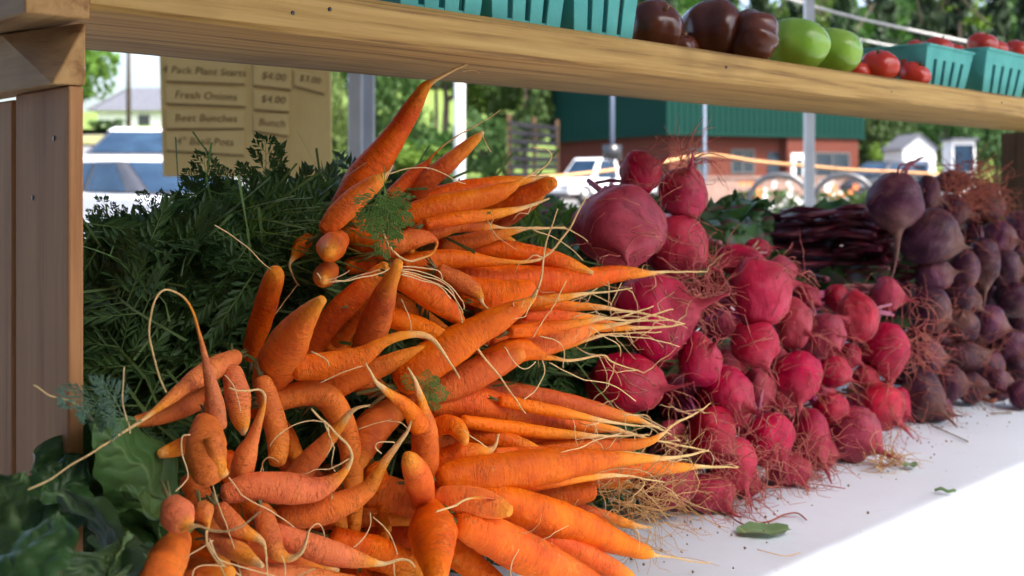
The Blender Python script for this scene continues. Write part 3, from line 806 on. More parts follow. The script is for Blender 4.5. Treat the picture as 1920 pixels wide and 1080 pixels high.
def tree(kind, px, d, top_y, bot_y, wpx, label, group="trees beyond the car park", trunk_r=0.2, i=[0]):
    i[0] += 1
    b = PD(px, HY, d); gz = ground_z(b.x, b.y)
    zt = PD(px, top_y, d).z - gz; zb = max(0.2, PD(px, bot_y, d).z - gz); r = wpx / 2 * d / F
    name = {'dark': "broadleaf_tree", 'light': "broadleaf_tree", 'pine': "conifer_tree"}[kind]
    t = tag(empty(name, (b.x, b.y, gz), rng.uniform(0, 6)), label, "tree", group)
    if kind == 'pine':
        link("trunk", trunk_mesh(zt * 0.93, trunk_r, i[0]), t, False)
        c = link("crown", crowns['pine'][i[0] % 3], t, False); c.scale = (r / 0.28, r / 0.28, zt)
    else:
        link("trunk", trunk_mesh(zb + (zt - zb) * 0.6, trunk_r, i[0]), t, False)
        cs = crowns[kind]
        c = link("crown", cs[i[0] % len(cs)], t, False); c.location = (0, 0, (zt + zb) / 2); c.scale = (r, r, (zt - zb) / 2)
    return t

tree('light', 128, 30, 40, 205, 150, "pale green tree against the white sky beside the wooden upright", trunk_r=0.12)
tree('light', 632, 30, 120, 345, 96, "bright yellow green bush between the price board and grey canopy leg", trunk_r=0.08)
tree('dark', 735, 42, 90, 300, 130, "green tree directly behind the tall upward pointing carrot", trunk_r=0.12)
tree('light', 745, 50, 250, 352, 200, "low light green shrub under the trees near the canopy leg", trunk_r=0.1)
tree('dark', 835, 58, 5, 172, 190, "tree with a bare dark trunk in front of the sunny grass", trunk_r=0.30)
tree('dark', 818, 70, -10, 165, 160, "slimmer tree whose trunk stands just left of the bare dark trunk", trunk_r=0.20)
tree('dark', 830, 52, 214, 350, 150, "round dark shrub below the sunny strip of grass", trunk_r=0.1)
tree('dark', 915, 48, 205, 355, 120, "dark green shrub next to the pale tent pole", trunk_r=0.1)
tree('light', 925, 60, 90, 240, 150, "light green tree above the shrub beside the tent pole", trunk_r=0.15)
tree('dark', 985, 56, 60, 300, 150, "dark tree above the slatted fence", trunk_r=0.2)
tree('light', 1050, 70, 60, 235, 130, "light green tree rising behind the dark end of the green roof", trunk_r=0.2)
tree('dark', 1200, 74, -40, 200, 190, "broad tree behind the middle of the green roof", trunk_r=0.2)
for k, (px, d, top, wd, lab) in enumerate([
    (1238, 70, -160, 120, "conifer behind the dark ribbed tomatoes"), (1345, 78, -190, 130, "tall conifer behind the largest dark tomato"),
    (1425, 66, -140, 110, "conifer rising over the first green tomato"), (1505, 74, -180, 120, "conifer behind the white canopy leg"),
    (1580, 62, -120, 120, "conifer over the second green tomato"), (1655, 72, -170, 120, "conifer above the loose red tomatoes"),
    (1735, 66, -130, 120, "conifer above the gap before the teal baskets"), (1800, 80, -190, 130, "tall conifer over the first teal basket of red tomatoes"),
    (1870, 68, -150, 120, "conifer above the last teal basket"), (1935, 74, -170, 120, "conifer cut by the picture edge above the baskets")]):
    tree('pine', px, d, top, 330, wd, lab, "conifers behind the building", 0.22)
tree('light', 1530, 90, -60, 120, 150, "light green broadleaf tree glimpsed between the conifers", "trees beyond the car park", 0.2)
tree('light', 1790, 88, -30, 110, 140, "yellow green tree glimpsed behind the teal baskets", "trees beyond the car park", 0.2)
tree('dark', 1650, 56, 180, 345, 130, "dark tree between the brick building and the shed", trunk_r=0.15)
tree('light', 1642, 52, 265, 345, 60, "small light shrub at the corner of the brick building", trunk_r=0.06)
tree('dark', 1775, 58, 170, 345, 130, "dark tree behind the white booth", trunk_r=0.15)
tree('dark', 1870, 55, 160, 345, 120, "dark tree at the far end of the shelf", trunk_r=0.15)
tree('dark', 205, 60, 222, 250, 70, "dark round shrub at the foot of the grey roofed house", trunk_r=0.05)

def woods():
    n = 26000
    px = nr.uniform(-300, 2400, n); d = nr.uniform(190, 215, n)
    x = (px - CX) / F * d
    zb = np.array([ground_z(a, b) for a, b in zip(x, d)])
    z = zb + nr.uniform(0, 1, n) ** 0.8 * (16 + 5 * np.sin(px * 0.02) + 4 * np.sin(px * 0.057))
    keep = (px > 560)
    c = np.stack([x, d, z], 1)[keep]
    v, f = leaf_quads(c, 1.1)
    n2 = 15000
    px = nr.uniform(1150, 2300, n2); d = nr.uniform(92, 104, n2); x = (px - CX) / F * d
    z = np.array([ground_z(a, b) for a, b in zip(x, d)]) + nr.uniform(0, 1, n2) * (13 + 3 * np.sin(px * 0.03) + 2 * np.sin(px * 0.09))
    v2, f2 = leaf_quads(np.stack([x, d, z], 1), 0.55)
    f2 = [tuple(i + len(v) for i in q) for q in f2]
    return mesh("woods", np.concatenate([v, v2]), f + f2, M['tree_leaf'], False)
tag(link("woods", woods()), "far green woods closing off the hillside", "woods", kind="stuff")

# ------------------------------------------------------------------ vehicles
def vehicle(name, label, cat, loc, heading, paint, prof, cab, hw, zs=1.0, wheels=((-1.4, .32), (1.4, .32)), bed=False, group=None):
    t = tag(empty(name, loc, math.atan2(heading[1], heading[0])), label, cat, group)
    t.scale = (1, 1, zs)
    MB().prism([(x, -hw, z) for x, z in prof], (0, 2 * hw, 0)).build("body", paint, t, bevel=0.06)
    bx0, bx1, tx0, tx1, zb, zt, wt = cab
    wb = hw - 0.03
    c = [(bx0, -wb, zb), (bx1, -wb, zb), (bx1, wb, zb), (bx0, wb, zb), (tx0, -wt, zt), (tx1, -wt, zt), (tx1, wt, zt), (tx0, wt, zt)]
    MB().quadbox(c).build("cabin", M['pillar'] if not bed else paint, t, bevel=0.05)
    if not bed: MB().quadbox([(tx0 - .1, -wt - .03, zt - .03), (tx1 + .1, -wt - .03, zt - .03), (tx1 + .1, wt + .03, zt - .03), (tx0 - .1, wt + .03, zt - .03), (tx0 + .05, -wt + .06, zt + .045), (tx1 - .05, -wt + .06, zt + .045), (tx1 - .05, wt - .06, zt + .045), (tx0 + .05, wt - .06, zt + .045)]).build("roof", paint, t, bevel=0.03)
    C_ = [Vector(q) for q in c]
    def pane(nm, a, b2, c2, d2, i0, i1, j0, j1, mat=M['car_glass']):   # bilinear patch of a cabin face, pushed out
        def pt(u, v): return (a.lerp(b2, u)).lerp(d2.lerp(c2, u), v)
        q = [pt(i0, j0), pt(i1, j0), pt(i1, j1), pt(i0, j1)]
        n = (q[1] - q[0]).cross(q[3] - q[0]).normalized() * 0.012
        return MB().prism([k + n * 0.2 for k in q], n).build(nm, mat, t)
    pane("windshield", C_[1], C_[2], C_[6], C_[5], .07, .93, .06, .9)
    pane("rear_window", C_[3], C_[0], C_[4], C_[7], .07, .93, .06, .9)
    for a, b2, c2, d2, flip in ((C_[0], C_[1], C_[5], C_[4], 0), (C_[2], C_[3], C_[7], C_[6], 1)):
        if bed: pane("side_window", a, b2, c2, d2, .12, .84, .1, .88)
        else:
            pane("side_window", a, b2, c2, d2, .12, .49, .08, .88); pane("side_window", a, b2, c2, d2, .54, .88, .08, .88)
    for x, r in wheels:
        for sgn_ in (-1, 1):
            y = sgn_ * (hw - 0.08)
            wl = MB().tube([(x, y - 0.11, r), (x, y - 0.09, r), (x, y + 0.09, r), (x, y + 0.11, r)], [r * .9, r, r, r * .9], 20).build("wheel", M['rubber'], t, True)
            MB().tube([(x, y + sgn_ * 0.112, r), (x, y + sgn_ * 0.125, r)], r * .6, 16).build("rim", M['chrome'], wl, True)
    xf = max(x for x, z in prof); xr = min(x for x, z in prof)
    for s_ in (-1, 1):
        MB().box(xf - .06, xf + .015, s_ * hw * .72 - .17, s_ * hw * .72 + .17, .58, .72).build("headlight", M['chrome'], t)
        MB().box(xr - .015, xr + .06, s_ * hw * .8 - .12, s_ * hw * .8 + .12, .62, .80).build("tail_light", M['lamp_red'], t)
    MB().box(xf - .05, xf + .07, -hw * .95, hw * .95, .33, .48).build("bumper", M['grey_paint'], t)
    MB().box(xr - .07, xr + .05, -hw * .95, hw * .95, .33, .48).build("bumper", M['grey_paint'], t)
    if bed:
        for s_ in (-1, 1): MB().box(-2.6, -0.5, s_ * hw - .05 - .05 * s_, s_ * hw + .05 - .05 * s_, .9, 1.28).build("bed_side", paint, t)
        MB().box(-2.66, -2.58, -hw + .05, hw - .05, .9, 1.26).build("tailgate", paint, t)
    return t
sed = [(-2.25, .32), (-2.32, .72), (-2.22, .95), (-1.3, 1.0), (1.05, .98), (2.05, .82), (2.28, .62), (2.28, .32)]
scab = (-1.85, 1.2, -1.0, .25, .97, 1.43, .62)
vehicle("parked_car", "silvery white sedan parked nearest behind the carrot greens", "car", (-4.80, 13.6, -0.10), (.75, -.66), M['car_silver'], sed, scab, .86, 0.97, group="vehicles in the car park")
b = PD(280, HY, 18.0)
vehicle("parked_car", "white car seen head-on behind the nearer sedan", "car", (b.x, b.y, ground_z(b.x, b.y) - 0.02), (0.15, -1), M['car_white'], sed, scab, .86, 0.98, group="vehicles in the car park")
tr = [(-2.7, .45), (-2.72, .9), (1.0, .95), (1.15, 1.05), (2.35, .98), (2.5, .8), (2.5, .4)]
b = PD(1118, HY, 40)
vehicle("pickup_truck", "white pickup truck half hidden behind the pink beets", "truck", (b.x, b.y, 0.05), (-.72, -.69), M['car_white'], tr, (-.55, 1.2, -.42, .55, .93, 1.80, .66), .9, 1.0, ((-1.6, .37), (1.6, .37)), True, group="vehicles in the car park")
b = PD(1652, HY, 43)
vehicle("parked_car", "dark car parked at the corner of the brick building", "car", (b.x, b.y, 0), (-.8, -.6), M['car_dark'], sed, scab, .86, 1.2, group="vehicles in the car park")

# ------------------------------------------------------------------ flower planter behind the bike rack
b = PD(1525, HY, 12)
t = tag(empty("flower_planter", (b.x, b.y, 0)), "grey planter of white and orange flowers behind the bike rack", "planter")
MB().box(-0.85, 0.85, 0, 0.5, 0, 0.55).build("trough", M['planter'], t, bevel=0.02)
c = np.stack([nr.uniform(-.85, .85, 900), nr.uniform(-.02, .5, 900), nr.uniform(.5, .88, 900)], 1)
v, f = leaf_quads(c, 0.05)
tag(link("foliage", mesh("foliage", v, f, M['tree_leaf'], False), t, False), kind="stuff")
def blossoms(mat, n, xr):
    m = MB()
    for k in range(n):
        x = rng.choice(xr) + rng.gauss(0, .08); y = rng.uniform(-.08, .3); z = rng.uniform(.72, 1.0); r = rng.uniform(.018, .034)
        for q in range(5):
            a = q * 1.2566; ca, sa = math.cos(a), math.sin(a)
            b0 = len(m.v)
            m.v += [Vector((x, y, z)), Vector((x + (ca - .4 * sa) * r, y - r * .4, z + (sa + .4 * ca) * r)), Vector((x + ca * r * 1.4, y - r * .5, z + sa * r * 1.4)), Vector((x + (ca + .4 * sa) * r, y - r * .4, z + (sa - .4 * ca) * r))]
            m.f.append((b0, b0 + 1, b0 + 2, b0 + 3))
    return m
tag(blossoms(M['petal_white'], 38, [-.38, -.25, .3, .42, .2, -.5]).build("blossoms", M['petal_white'], t), "white blossoms", kind="stuff")
tag(blossoms(M['petal_orange'], 26, [-.72, -.7, .28]).build("blossoms", M['petal_orange'], t), "orange blossoms", kind="stuff")
# ------------------------------------------------------------------ carrots
def px_path(pts, p0, p1):
    a = np.array([(x, y) for x, y, _ in pts], float)
    L = np.concatenate([[0], np.cumsum(np.hypot(*np.diff(a, axis=0).T) + 4)])
    out = []
    for (x, y, w_), l in zip(pts, L / L[-1]):
        p = p0 + (p1 - p0) * l
        w_ = w_ * (0.72 + 0.22 * ss(5, 16, w_))
        q = P(x, y, p); r = w_ / 2 * q.y / F
        lim = (CZ - TZ - 0.9 * r - 0.002) * F / (y - HY) if y > HY + 20 else 9
        if q.y > lim:
            q = PD(x, y, lim); r = w_ / 2 * lim / F
        out.append((q.x, q.y, q.z, r))
    return out

def root_mesh(path, sides=14, sub=5, seed=0.0, cap0=True, rough=1.0, mat=None):
    c = catmull(path, sub)
    c[:, 3] = np.maximum(c[:, 3], 0.00035)
    for i in range(3, len(c) - 1):
        if c[i, 3] < 0.003: c[i, :3] += np.array(noise.noise_vector(Vector(c[i, :3]) * 70)) * 0.0011 * (1 - c[i, 3] / 0.003)
    if cap0:
        r = c[0, 3]; d0 = c[0, :3] - c[1, :3]; d0 /= np.linalg.norm(d0)
        c = np.concatenate([[np.append(c[0, :3] + d0 * r * k, r * math.sqrt(max(0.0, 1 - (k / 0.62) ** 2))) for k in (0.619, 0.6, 0.5, 0.3)], c])
    if path[-1][3] > 0.0025:
        r = c[-1, 3]; d1 = c[-1, :3] - c[-2, :3]; d1 /= np.linalg.norm(d1)
        c = np.concatenate([c, [np.append(c[-1, :3] + d1 * r * k, r * math.sqrt(max(0.0, 1 - (k / 0.72) ** 2))) for k in (0.35, 0.58, 0.7, 0.719)]])
    n = len(c); pr = c[:, 3].copy()
    if cap0: pr[:4] = pr[4]
    if path[-1][3] > 0.0025: pr[-4:] = pr[-5]
    al = np.concatenate([[0], np.cumsum(np.linalg.norm(np.diff(c[:, :3], axis=0), axis=1))])
    pts = [Vector(q) for q in c[:, :3]]
    v, f, pale, gv = [], [], [], []
    t = (pts[1] - pts[0]).normalized()
    a = t.cross(Vector((0.3, 0.2, 1))).normalized()
    for i in range(n):
        t2 = (pts[min(i + 1, n - 1)] - pts[max(i - 1, 0)]).normalized()
        a = (a - t2 * a.dot(t2)).normalized(); b = t2.cross(a)
        r = c[i, 3]
        pl = min(1, max(0, (0.0075 - pr[i]) / 0.0062)) * ss(0.25, 0.6, i / n)
        ring = 1 + rough * (0.065 * noise.noise(Vector((seed * 3.7, al[i] * 70, 0))) + 0.040 * noise.noise(Vector((seed, al[i] * 260, 5))))
        for k in range(sides):
            an = 2 * math.pi * k / sides
            ca, sa = math.cos(an), math.sin(an)
            q = 1 + rough * (0.10 * noise.noise(Vector((ca * 1.1 + seed * 9.1, sa * 1.1, al[i] * 34))) + 0.040 * noise.noise(Vector((ca * 2 + seed, sa * 2, al[i] * 240))))
            v.append(pts[i] + (a * ca + b * sa) * (r * ring * q))
            pale.append(pl); gv.append((ca * 1.3 + seed * 5, sa * 1.3, al[i] * 520))
    for i in range(n - 1):
        for k in range(sides):
            k2 = (k + 1) % sides
            f.append((i * sides + k, i * sides + k2, (i + 1) * sides + k2, (i + 1) * sides + k))
    f.append(tuple(range(sides - 1, -1, -1))); f.append(tuple((n - 1) * sides + k for k in range(sides)))
    return mesh("carrot", v, f, mat or M['carrot'], True, {'pale': ('FLOAT', pale), 'gv': ('FLOAT_VECTOR', gv)})

cn = [0]
SKIN = ['carrot']
def carrot(label, p0, p1, pts, hairs=(), wisps=0, group="carrots heaped on the table"):
    cn[0] += 1
    path = px_path(pts, p0, p1)
    o = tag(link("carrot", root_mesh(path, seed=cn[0] * 1.37, mat=M[SKIN[0]])), label, "carrot", group)
    s0, s1 = Vector(path[0][:3]), Vector(path[1][:3]); r0 = path[0][3]
    dv = (s0 - s1).normalized(); gq = random.Random(cn[0] + 900); mb = MB()
    for k in range(4):
        d3 = (dv + Vector((gq.gauss(0, .22), gq.gauss(.25, .2), gq.gauss(0, .22)))).normalized(); st = s0 + dv * r0 * .5
        mb.tube([st, st + d3 * r0 * .7, st + d3 * r0 * gq.uniform(1.5, 2.6)], [r0 * .20, r0 * .15, r0 * .11], 6)
    link("stem_stub", mesh("stem_stub", mb.v, mb.f, M['crown']), o)
    for h in hairs:
        if len(h[0]) == 3:
            me = root_mesh(px_path(h, (p0 + p1) / 2 - 0.010, p1 - 0.006), sides=12, seed=cn[0] + .5, cap0=False, mat=M[SKIN[0]])
            link("fork", me, o)
        else:
            n = len(h)
            wps = [3.0 - 1.4 * i / max(1, n - 1) for i in range(n)]
            q = px_path([(x, y, w_) for (x, y), w_ in zip(h, wps)], p1, p1 - 0.006)
            c = catmull(q, 5)
            for i in range(1, len(c) - 1):
                c[i, :3] += np.array(noise.noise_vector(Vector(c[i, :3]) * 90)) * 0.0007
            link("rootlet", (lambda mb: mesh("rootlet", mb.v, mb.f, M['rootlet']))(MB().tube([Vector(k[:3]) for k in c], [max(.00035, k[3]) for k in c], 5)), o)
    if wisps:
        mb = MB(); g = random.Random(cn[0])
        c = catmull(path, 4)
        for k in range(wisps):
            i = g.randrange(len(c) // 3, len(c)); st = Vector(c[i, :3])
            d = Vector((g.uniform(-1, 1), g.uniform(-1.2, 0.1), g.uniform(-1, .7))).normalized()
            pts3 = [st + d * (c[i, 3] * 0.95)]
            for s_ in range(6):
                d = (d + Vector((g.gauss(0, .35), g.gauss(0, .35), g.gauss(-.05, .35)))).normalized()
                pts3.append(pts3[-1] + d * g.uniform(.003, .007))
            mb.tube(pts3, [.00045 - .00005 * q for q in range(7)], 4)
        tag(link("root_hairs", mesh("root_hairs", mb.v, mb.f, M['rootlet']), o), kind="stuff")
    return o

K = carrot
# --- upper bundle
K("tall carrot pointing steeply up to the shelf underside", .60, .545, [(645, 392, 60), (668, 350, 68), (692, 318, 66), (715, 290, 60), (747, 243, 48), (777, 195, 36), (797, 163, 22), (815, 151, 11), (852, 130, 6.5), (885, 117, 5), (903, 102, 3.5)], [[(868, 134), (888, 132), (899, 138)]])
K("short carrot leaning against the foot of the tall upward carrot", .56, .535, [(612, 428, 38), (638, 400, 50), (672, 368, 46), (700, 346, 36), (716, 334, 22), (728, 324, 8), (737, 310, 4)], [[(730, 326), (765, 316), (800, 315), (830, 325), (850, 336), (872, 344)]])
K("thin carrot with a long wiry root beside the tall one", .60, .56, [(735, 365, 30), (772, 332, 32), (798, 310, 17), (809, 294, 6.5), (830, 274, 4.5), (857, 255, 4), (885, 240, 3.5), (915, 222, 3), (937, 206, 2)])
K("carrot with a hooked whitish tip in front of the tent pole", .59, .55, [(780, 366, 34), (808, 334, 42), (840, 306, 37), (870, 280, 29), (895, 258, 17), (906, 248, 8)], [[(906, 248), (908, 262), (914, 275), (921, 285)]])
K("uppermost carrot of the flat row pointing at the pickup truck", .60, .55, [(760, 388, 36), (830, 365, 40), (890, 352, 36), (950, 343, 28), (1000, 336, 12), (1030, 330, 4)])
K("carrot whose root curls back above the blunt carrot end", .57, .53, [(752, 412, 46), (815, 393, 58), (880, 376, 50), (930, 362, 40), (960, 350, 22), (978, 338, 8), (1000, 325, 4.5), (1022, 311, 4), (1034, 294, 3.5), (1027, 282, 3), (1012, 278, 2.5), (1000, 277, 2)])
K("carrot ending bluntly next to the pickup truck", .61, .545, [(860, 415, 44), (915, 395, 50), (960, 375, 46), (1000, 358, 38), (1025, 347, 34), (1036, 343, 26)])
K("dark orange carrot tucked under the blunt carrot", .62, .56, [(880, 425, 38), (930, 415, 40), (970, 395, 38), (1005, 370, 28), (1022, 358, 12)])
K("short carrot with a pale split tip below the flat row", .56, .52, [(765, 448, 38), (815, 428, 46), (855, 417, 44), (890, 421, 30), (915, 424, 17), (940, 426, 6), (1000, 428, 4.5), (1055, 428, 4), (1080, 437, 3), (1102, 453, 2)], [[(1000, 431), (1040, 446), (1070, 466), (1093, 488)]])
K("carrot whose root loops round in a hook beside the green sprig", .55, .505, [(715, 470, 38), (748, 456, 44), (778, 448, 40), (800, 446, 28), (815, 451, 13), (818, 461, 7.5), (811, 474, 6.5), (795, 483, 6), (770, 490, 6), (752, 483, 5.5), (737, 470, 5), (725, 453, 4.5), (718, 430, 4), (712, 402, 3.5), (705, 380, 3)])
K("slender carrot with straight fine tip running under the split tip", .57, .535, [(830, 462, 34), (895, 450, 32), (945, 438, 18), (985, 430, 9), (1012, 427, 5), (1060, 426, 3)])
K("carrot under the slender straight tipped carrot", .57, .52, [(890, 466, 36), (945, 470, 42), (1005, 480, 42), (1055, 493, 34), (1090, 504, 20), (1112, 512, 9)])
K("carrot whose long root sweeps up across the largest pink beet", .55, .505, [(760, 494, 40), (825, 487, 42), (885, 487, 33), (920, 490, 20), (960, 491, 11), (1000, 489, 8), (1020, 481, 6.5), (1040, 465, 5.5), (1062, 437, 5), (1080, 404, 4.5), (1098, 370, 3.5)])
K("biggest carrot of the upper bundle with a long whip tip", .555, .505, [(860, 520, 56), (930, 528, 70), (1000, 528, 68), (1060, 527, 58), (1110, 521, 42), (1150, 514, 35), (1185, 512, 25), (1215, 513, 13), (1250, 510, 6.5), (1290, 509, 4.5), (1325, 510, 3)], [[(1141, 528), (1142, 552), (1141, 578)], [(1165, 530), (1146, 570), (1146, 590)], [(1120, 540), (1098, 555), (1070, 566)]], 6)
K("stout round shouldered carrot under the biggest one", .53, .505, [(870, 540, 54), (915, 553, 64), (960, 553, 62), (990, 545, 48)])
K("wide carrot whose root rises vertically in front of the bundle", .515, .465, [(758, 712, 66), (820, 668, 78), (885, 626, 66), (940, 595, 50), (978, 574, 30), (997, 560, 14), (1008, 538, 7.5), (1015, 510, 5.5), (1021, 475, 4.5), (1032, 430, 4), (1046, 391, 2.5)], [], 5)
K("carrot with a very long root hanging down to the lower bundle", .52, .478, [(755, 525, 42), (798, 549, 52), (833, 575, 46), (855, 594, 30), (868, 611, 18), (880, 631, 9), (905, 665, 6), (935, 705, 5), (962, 741, 4), (986, 776, 3)])
K("upright carrot with a cut pale top and bunch of side roots", .545, .485, [(684, 664, 56), (698, 624, 66), (712, 580, 57), (727, 540, 41), (739, 511, 29), (746, 494, 22)],
  [[(752, 508), (790, 516), (825, 527), (850, 550), (862, 585), (866, 606)], [(754, 512), (795, 522), (830, 538), (855, 560), (868, 588)], [(754, 505), (800, 512), (838, 532), (866, 562), (870, 580)], [(752, 515), (785, 524), (820, 534), (845, 560)], [(730, 503), (715, 512), (690, 518), (655, 525), (625, 525)], [(745, 500), (790, 502), (822, 508), (830, 524)], [(752, 560), (765, 590), (771, 620)]])
K("small plump carrot with a mouse tail tip", .525, .495, [(826, 510, 32), (858, 526, 40), (885, 542, 36), (899, 557, 20), (906, 569, 8), (925, 586, 4), (936, 590, 2.5)])
K("short carrot with a rounded orange end above the arching one", .53, .50, [(738, 596, 44), (788, 614, 42), (828, 632, 33), (852, 645, 20)])
K("carrot arching over like a bow with thin drooping tail", .52, .47, [(560, 690, 52), (625, 683, 56), (678, 668, 42), (718, 642, 23), (760, 628, 17), (798, 630, 13), (825, 650, 9.5), (846, 682, 6.5), (862, 710, 4)], [[(582, 660), (610, 672), (617, 687)]])
K("straight dark carrot running beneath the bow shaped one", .54, .505, [(600, 745, 48), (655, 714, 46), (715, 688, 40), (775, 662, 27), (815, 650, 14)], [[(600, 718), (640, 700), (680, 686)]])
K("broad shaded carrot in the middle below the upper bundle", .535, .50, [(765, 755, 56), (830, 728, 60), (890, 702, 62), (940, 680, 50), (975, 664, 30)])
K("carrot whose tail wriggles right across the lowest big pink beet", .525, .47, [(860, 722, 58), (920, 684, 64), (968, 656, 56), (1000, 660, 32), (1020, 668, 16), (1040, 672, 10), (1070, 676, 7), (1110, 668, 6), (1132, 666, 5), (1146, 677, 4.5), (1175, 688, 3.5), (1207, 699, 2.5)],
  [[(1017, 675), (1020, 700), (1006, 730), (982, 749)], [(1030, 680), (1062, 697), (1092, 711), (1120, 715), (1158, 727), (1192, 752)], [(945, 650), (965, 680), (985, 692), (1004, 678)], [(1012, 630), (1045, 640), (1058, 660), (1056, 690)]], 6)
K("thin carrot in the fan of tips with its root reaching the second beet", .54, .49, [(960, 568, 36), (1010, 571, 34), (1060, 575, 25), (1110, 575, 14), (1160, 581, 8), (1220, 591, 5.5), (1282, 607, 3)])
K("longest carrot in the fan of tips", .525, .48, [(970, 600, 38), (1050, 602, 42), (1115, 608, 31), (1160, 613, 18), (1200, 615, 9), (1250, 612, 5.5), (1284, 607, 3)], [[(1105, 610), (1135, 632), (1161, 648), (1163, 668)]], 6)
K("lowest carrot in the fan of tips", .525, .48, [(930, 652, 40), (1000, 645, 52), (1060, 630, 46), (1100, 618, 30), (1130, 612, 14), (1180, 604, 6.5), (1230, 590, 4.5), (1262, 580, 3)], [[(1142, 629), (1217, 635), (1274, 650)]], 6)
K("hidden middle carrot in the fan of tips", .55, .50, [(930, 582, 34), (1000, 586, 27), (1060, 590, 16), (1110, 592, 7), (1165, 600, 4), (1215, 598, 2.5)], [[(1062, 527), (1040, 570), (1018, 602), (1000, 632)]])
K("fat dull carrot with a stubby cut tip left of the upright one", .545, .485, [(500, 722, 62), (515, 690, 82), (538, 650, 82), (565, 606, 57), (588, 577, 34), (603, 563, 21)])
K("carrot standing at the edge of the dark greens with a wiry root", .575, .53, [(470, 665, 36), (488, 605, 46), (504, 552, 45), (514, 520, 40), (516, 508, 26)], [[(514, 510), (495, 495), (468, 468), (438, 444), (402, 422)]])
K("slanting carrot behind the stubby cut tip", .575, .53, [(570, 668, 48), (615, 608, 52), (660, 560, 48), (700, 520, 36), (722, 498, 20)])
K("darker carrot squeezed beside the upright pale topped one", .585, .55, [(630, 640, 36), (685, 575, 38), (722, 532, 26)])
K("carrot seen end on with a glowing round orange tip", .58, .50, [(634, 450, 44), (626, 459, 54), (620, 465, 57), (617, 469, 40), (616, 472, 22)])
K("smaller end on carrot with two white side roots", .585, .515, [(616, 508, 40), (609, 517, 46), (605, 522, 36), (606, 525, 18)], [[(606, 526), (630, 520), (655, 507)], [(606, 527), (640, 527), (678, 515), (712, 506)], [(602, 524), (594, 512)]])
K("little pinkish carrot with a crooked root beside the end on carrot", .60, .56, [(576, 448, 24), (564, 463, 34), (552, 481, 15), (543, 496, 7), (548, 515, 5), (561, 536, 4)], [[(560, 532), (536, 560), (522, 580), (509, 597)]])
K("shaded carrot lying under the green sprig", .60, .56, [(650, 445, 44), (690, 455, 48), (735, 462, 40), (770, 470, 24)])
K("shaded carrot behind the looped hook root", .60, .57, [(655, 500, 36), (720, 490, 46), (790, 492, 40), (850, 500, 26)])
# --- bent and left bunch
SKIN[0] = 'carrot_dusty'
K("carrot bent sharply downward like an elbow", .535, .50, [(515, 752, 42), (570, 736, 50), (612, 746, 54), (640, 786, 50), (655, 840, 46), (662, 900, 40), (665, 960, 32), (664, 1005, 20)])
K("carrot with a huge looping root over the dark greens", .50, .475, [(405, 795, 44), (403, 760, 40), (396, 722, 27), (388, 690, 17), (382, 660, 12), (375, 625, 8.5), (361, 585, 6.5), (341, 556, 5.5), (318, 543, 5), (300, 549, 5), (287, 570, 5), (280, 612, 5), (285, 655, 5), (299, 700, 4.5), (312, 735, 4)])
K("carrot with an extremely long straight root over the broad leaves", .53, .445, [(440, 670, 34), (412, 684, 46), (376, 705, 42), (340, 731, 30), (305, 759, 18), (275, 781, 10), (240, 805, 7), (190, 838, 5.5), (130, 875, 4.5), (90, 900, 4), (50, 919, 3)])
K("dusky carrot whose tail wanders across the wooden upright", .535, .47, [(390, 742, 44), (340, 765, 42), (300, 780, 35), (260, 790, 25), (220, 796, 15), (182, 790, 8.5), (160, 771, 6), (130, 751, 5), (96, 742, 4), (63, 722, 3)], [[(238, 790), (230, 752), (233, 688)], [(240, 792), (244, 812)]])
K("pinkish carrot ending in a forked pale tip behind the looped one", .52, .50, [(436, 698, 42), (445, 738, 52), (450, 775, 44), (455, 800, 26), (458, 814, 10)], [[(419, 703), (436, 722), (446, 745), (450, 772)]])
K("bottle shaped carrot with a root bending over to the left", .50, .472, [(452, 892, 42), (460, 858, 47), (474, 822, 27), (486, 786, 17), (495, 756, 10), (496, 741, 7), (485, 730, 5.5), (468, 731, 5), (445, 732, 4), (430, 727, 3)])
K("blotchy carrot behind the bottle shaped one with an arched root", .525, .50, [(492, 715, 36), (505, 755, 44), (517, 800, 47), (522, 835, 44), (520, 862, 36)], [[(505, 838), (520, 818), (545, 800), (580, 788), (613, 792)], [(494, 885), (492, 868), (504, 858), (522, 866)], [(492, 872), (484, 895), (472, 920)]])
K("swollen carrot with a knobbly pale stump in the left bunch", .50, .475, [(388, 795, 56), (386, 825, 74), (386, 855, 82), (390, 885, 66)], [[(398, 820, 34), (403, 850, 38), (411, 878, 32), (424, 892, 15)], [(428, 895), (445, 918), (457, 932), (507, 957), (545, 983), (570, 1002), (576, 1008), (584, 990), (600, 982), (609, 1008), (596, 1042), (607, 1062), (617, 1084)], [(396, 886), (400, 910), (415, 963), (428, 992), (444, 1045), (452, 1084)], [(356, 815), (342, 818), (342, 850), (352, 890), (345, 905), (329, 921)]])
K("stubby carrot end poking out beside the pale green leaf", .53, .50, [(355, 832, 38), (328, 842, 32), (303, 850, 20)])
K("large horizontal carrot whose tail curves up and back", .495, .455, [(425, 925, 40), (475, 913, 56), (538, 915, 62), (588, 918, 50), (620, 906, 32), (641, 889, 18), (655, 868, 11), (658, 850, 8), (648, 830, 6.5), (626, 808, 5.5), (605, 786, 5), (584, 767, 4.5)], [[(620, 925), (622, 935)]], 4)
K("carrot with a pale hooked tip crossing the elbow carrot", .51, .475, [(550, 898, 46), (580, 865, 46), (612, 828, 33), (638, 797, 21), (654, 776, 13), (671, 765, 8), (694, 760, 5)])
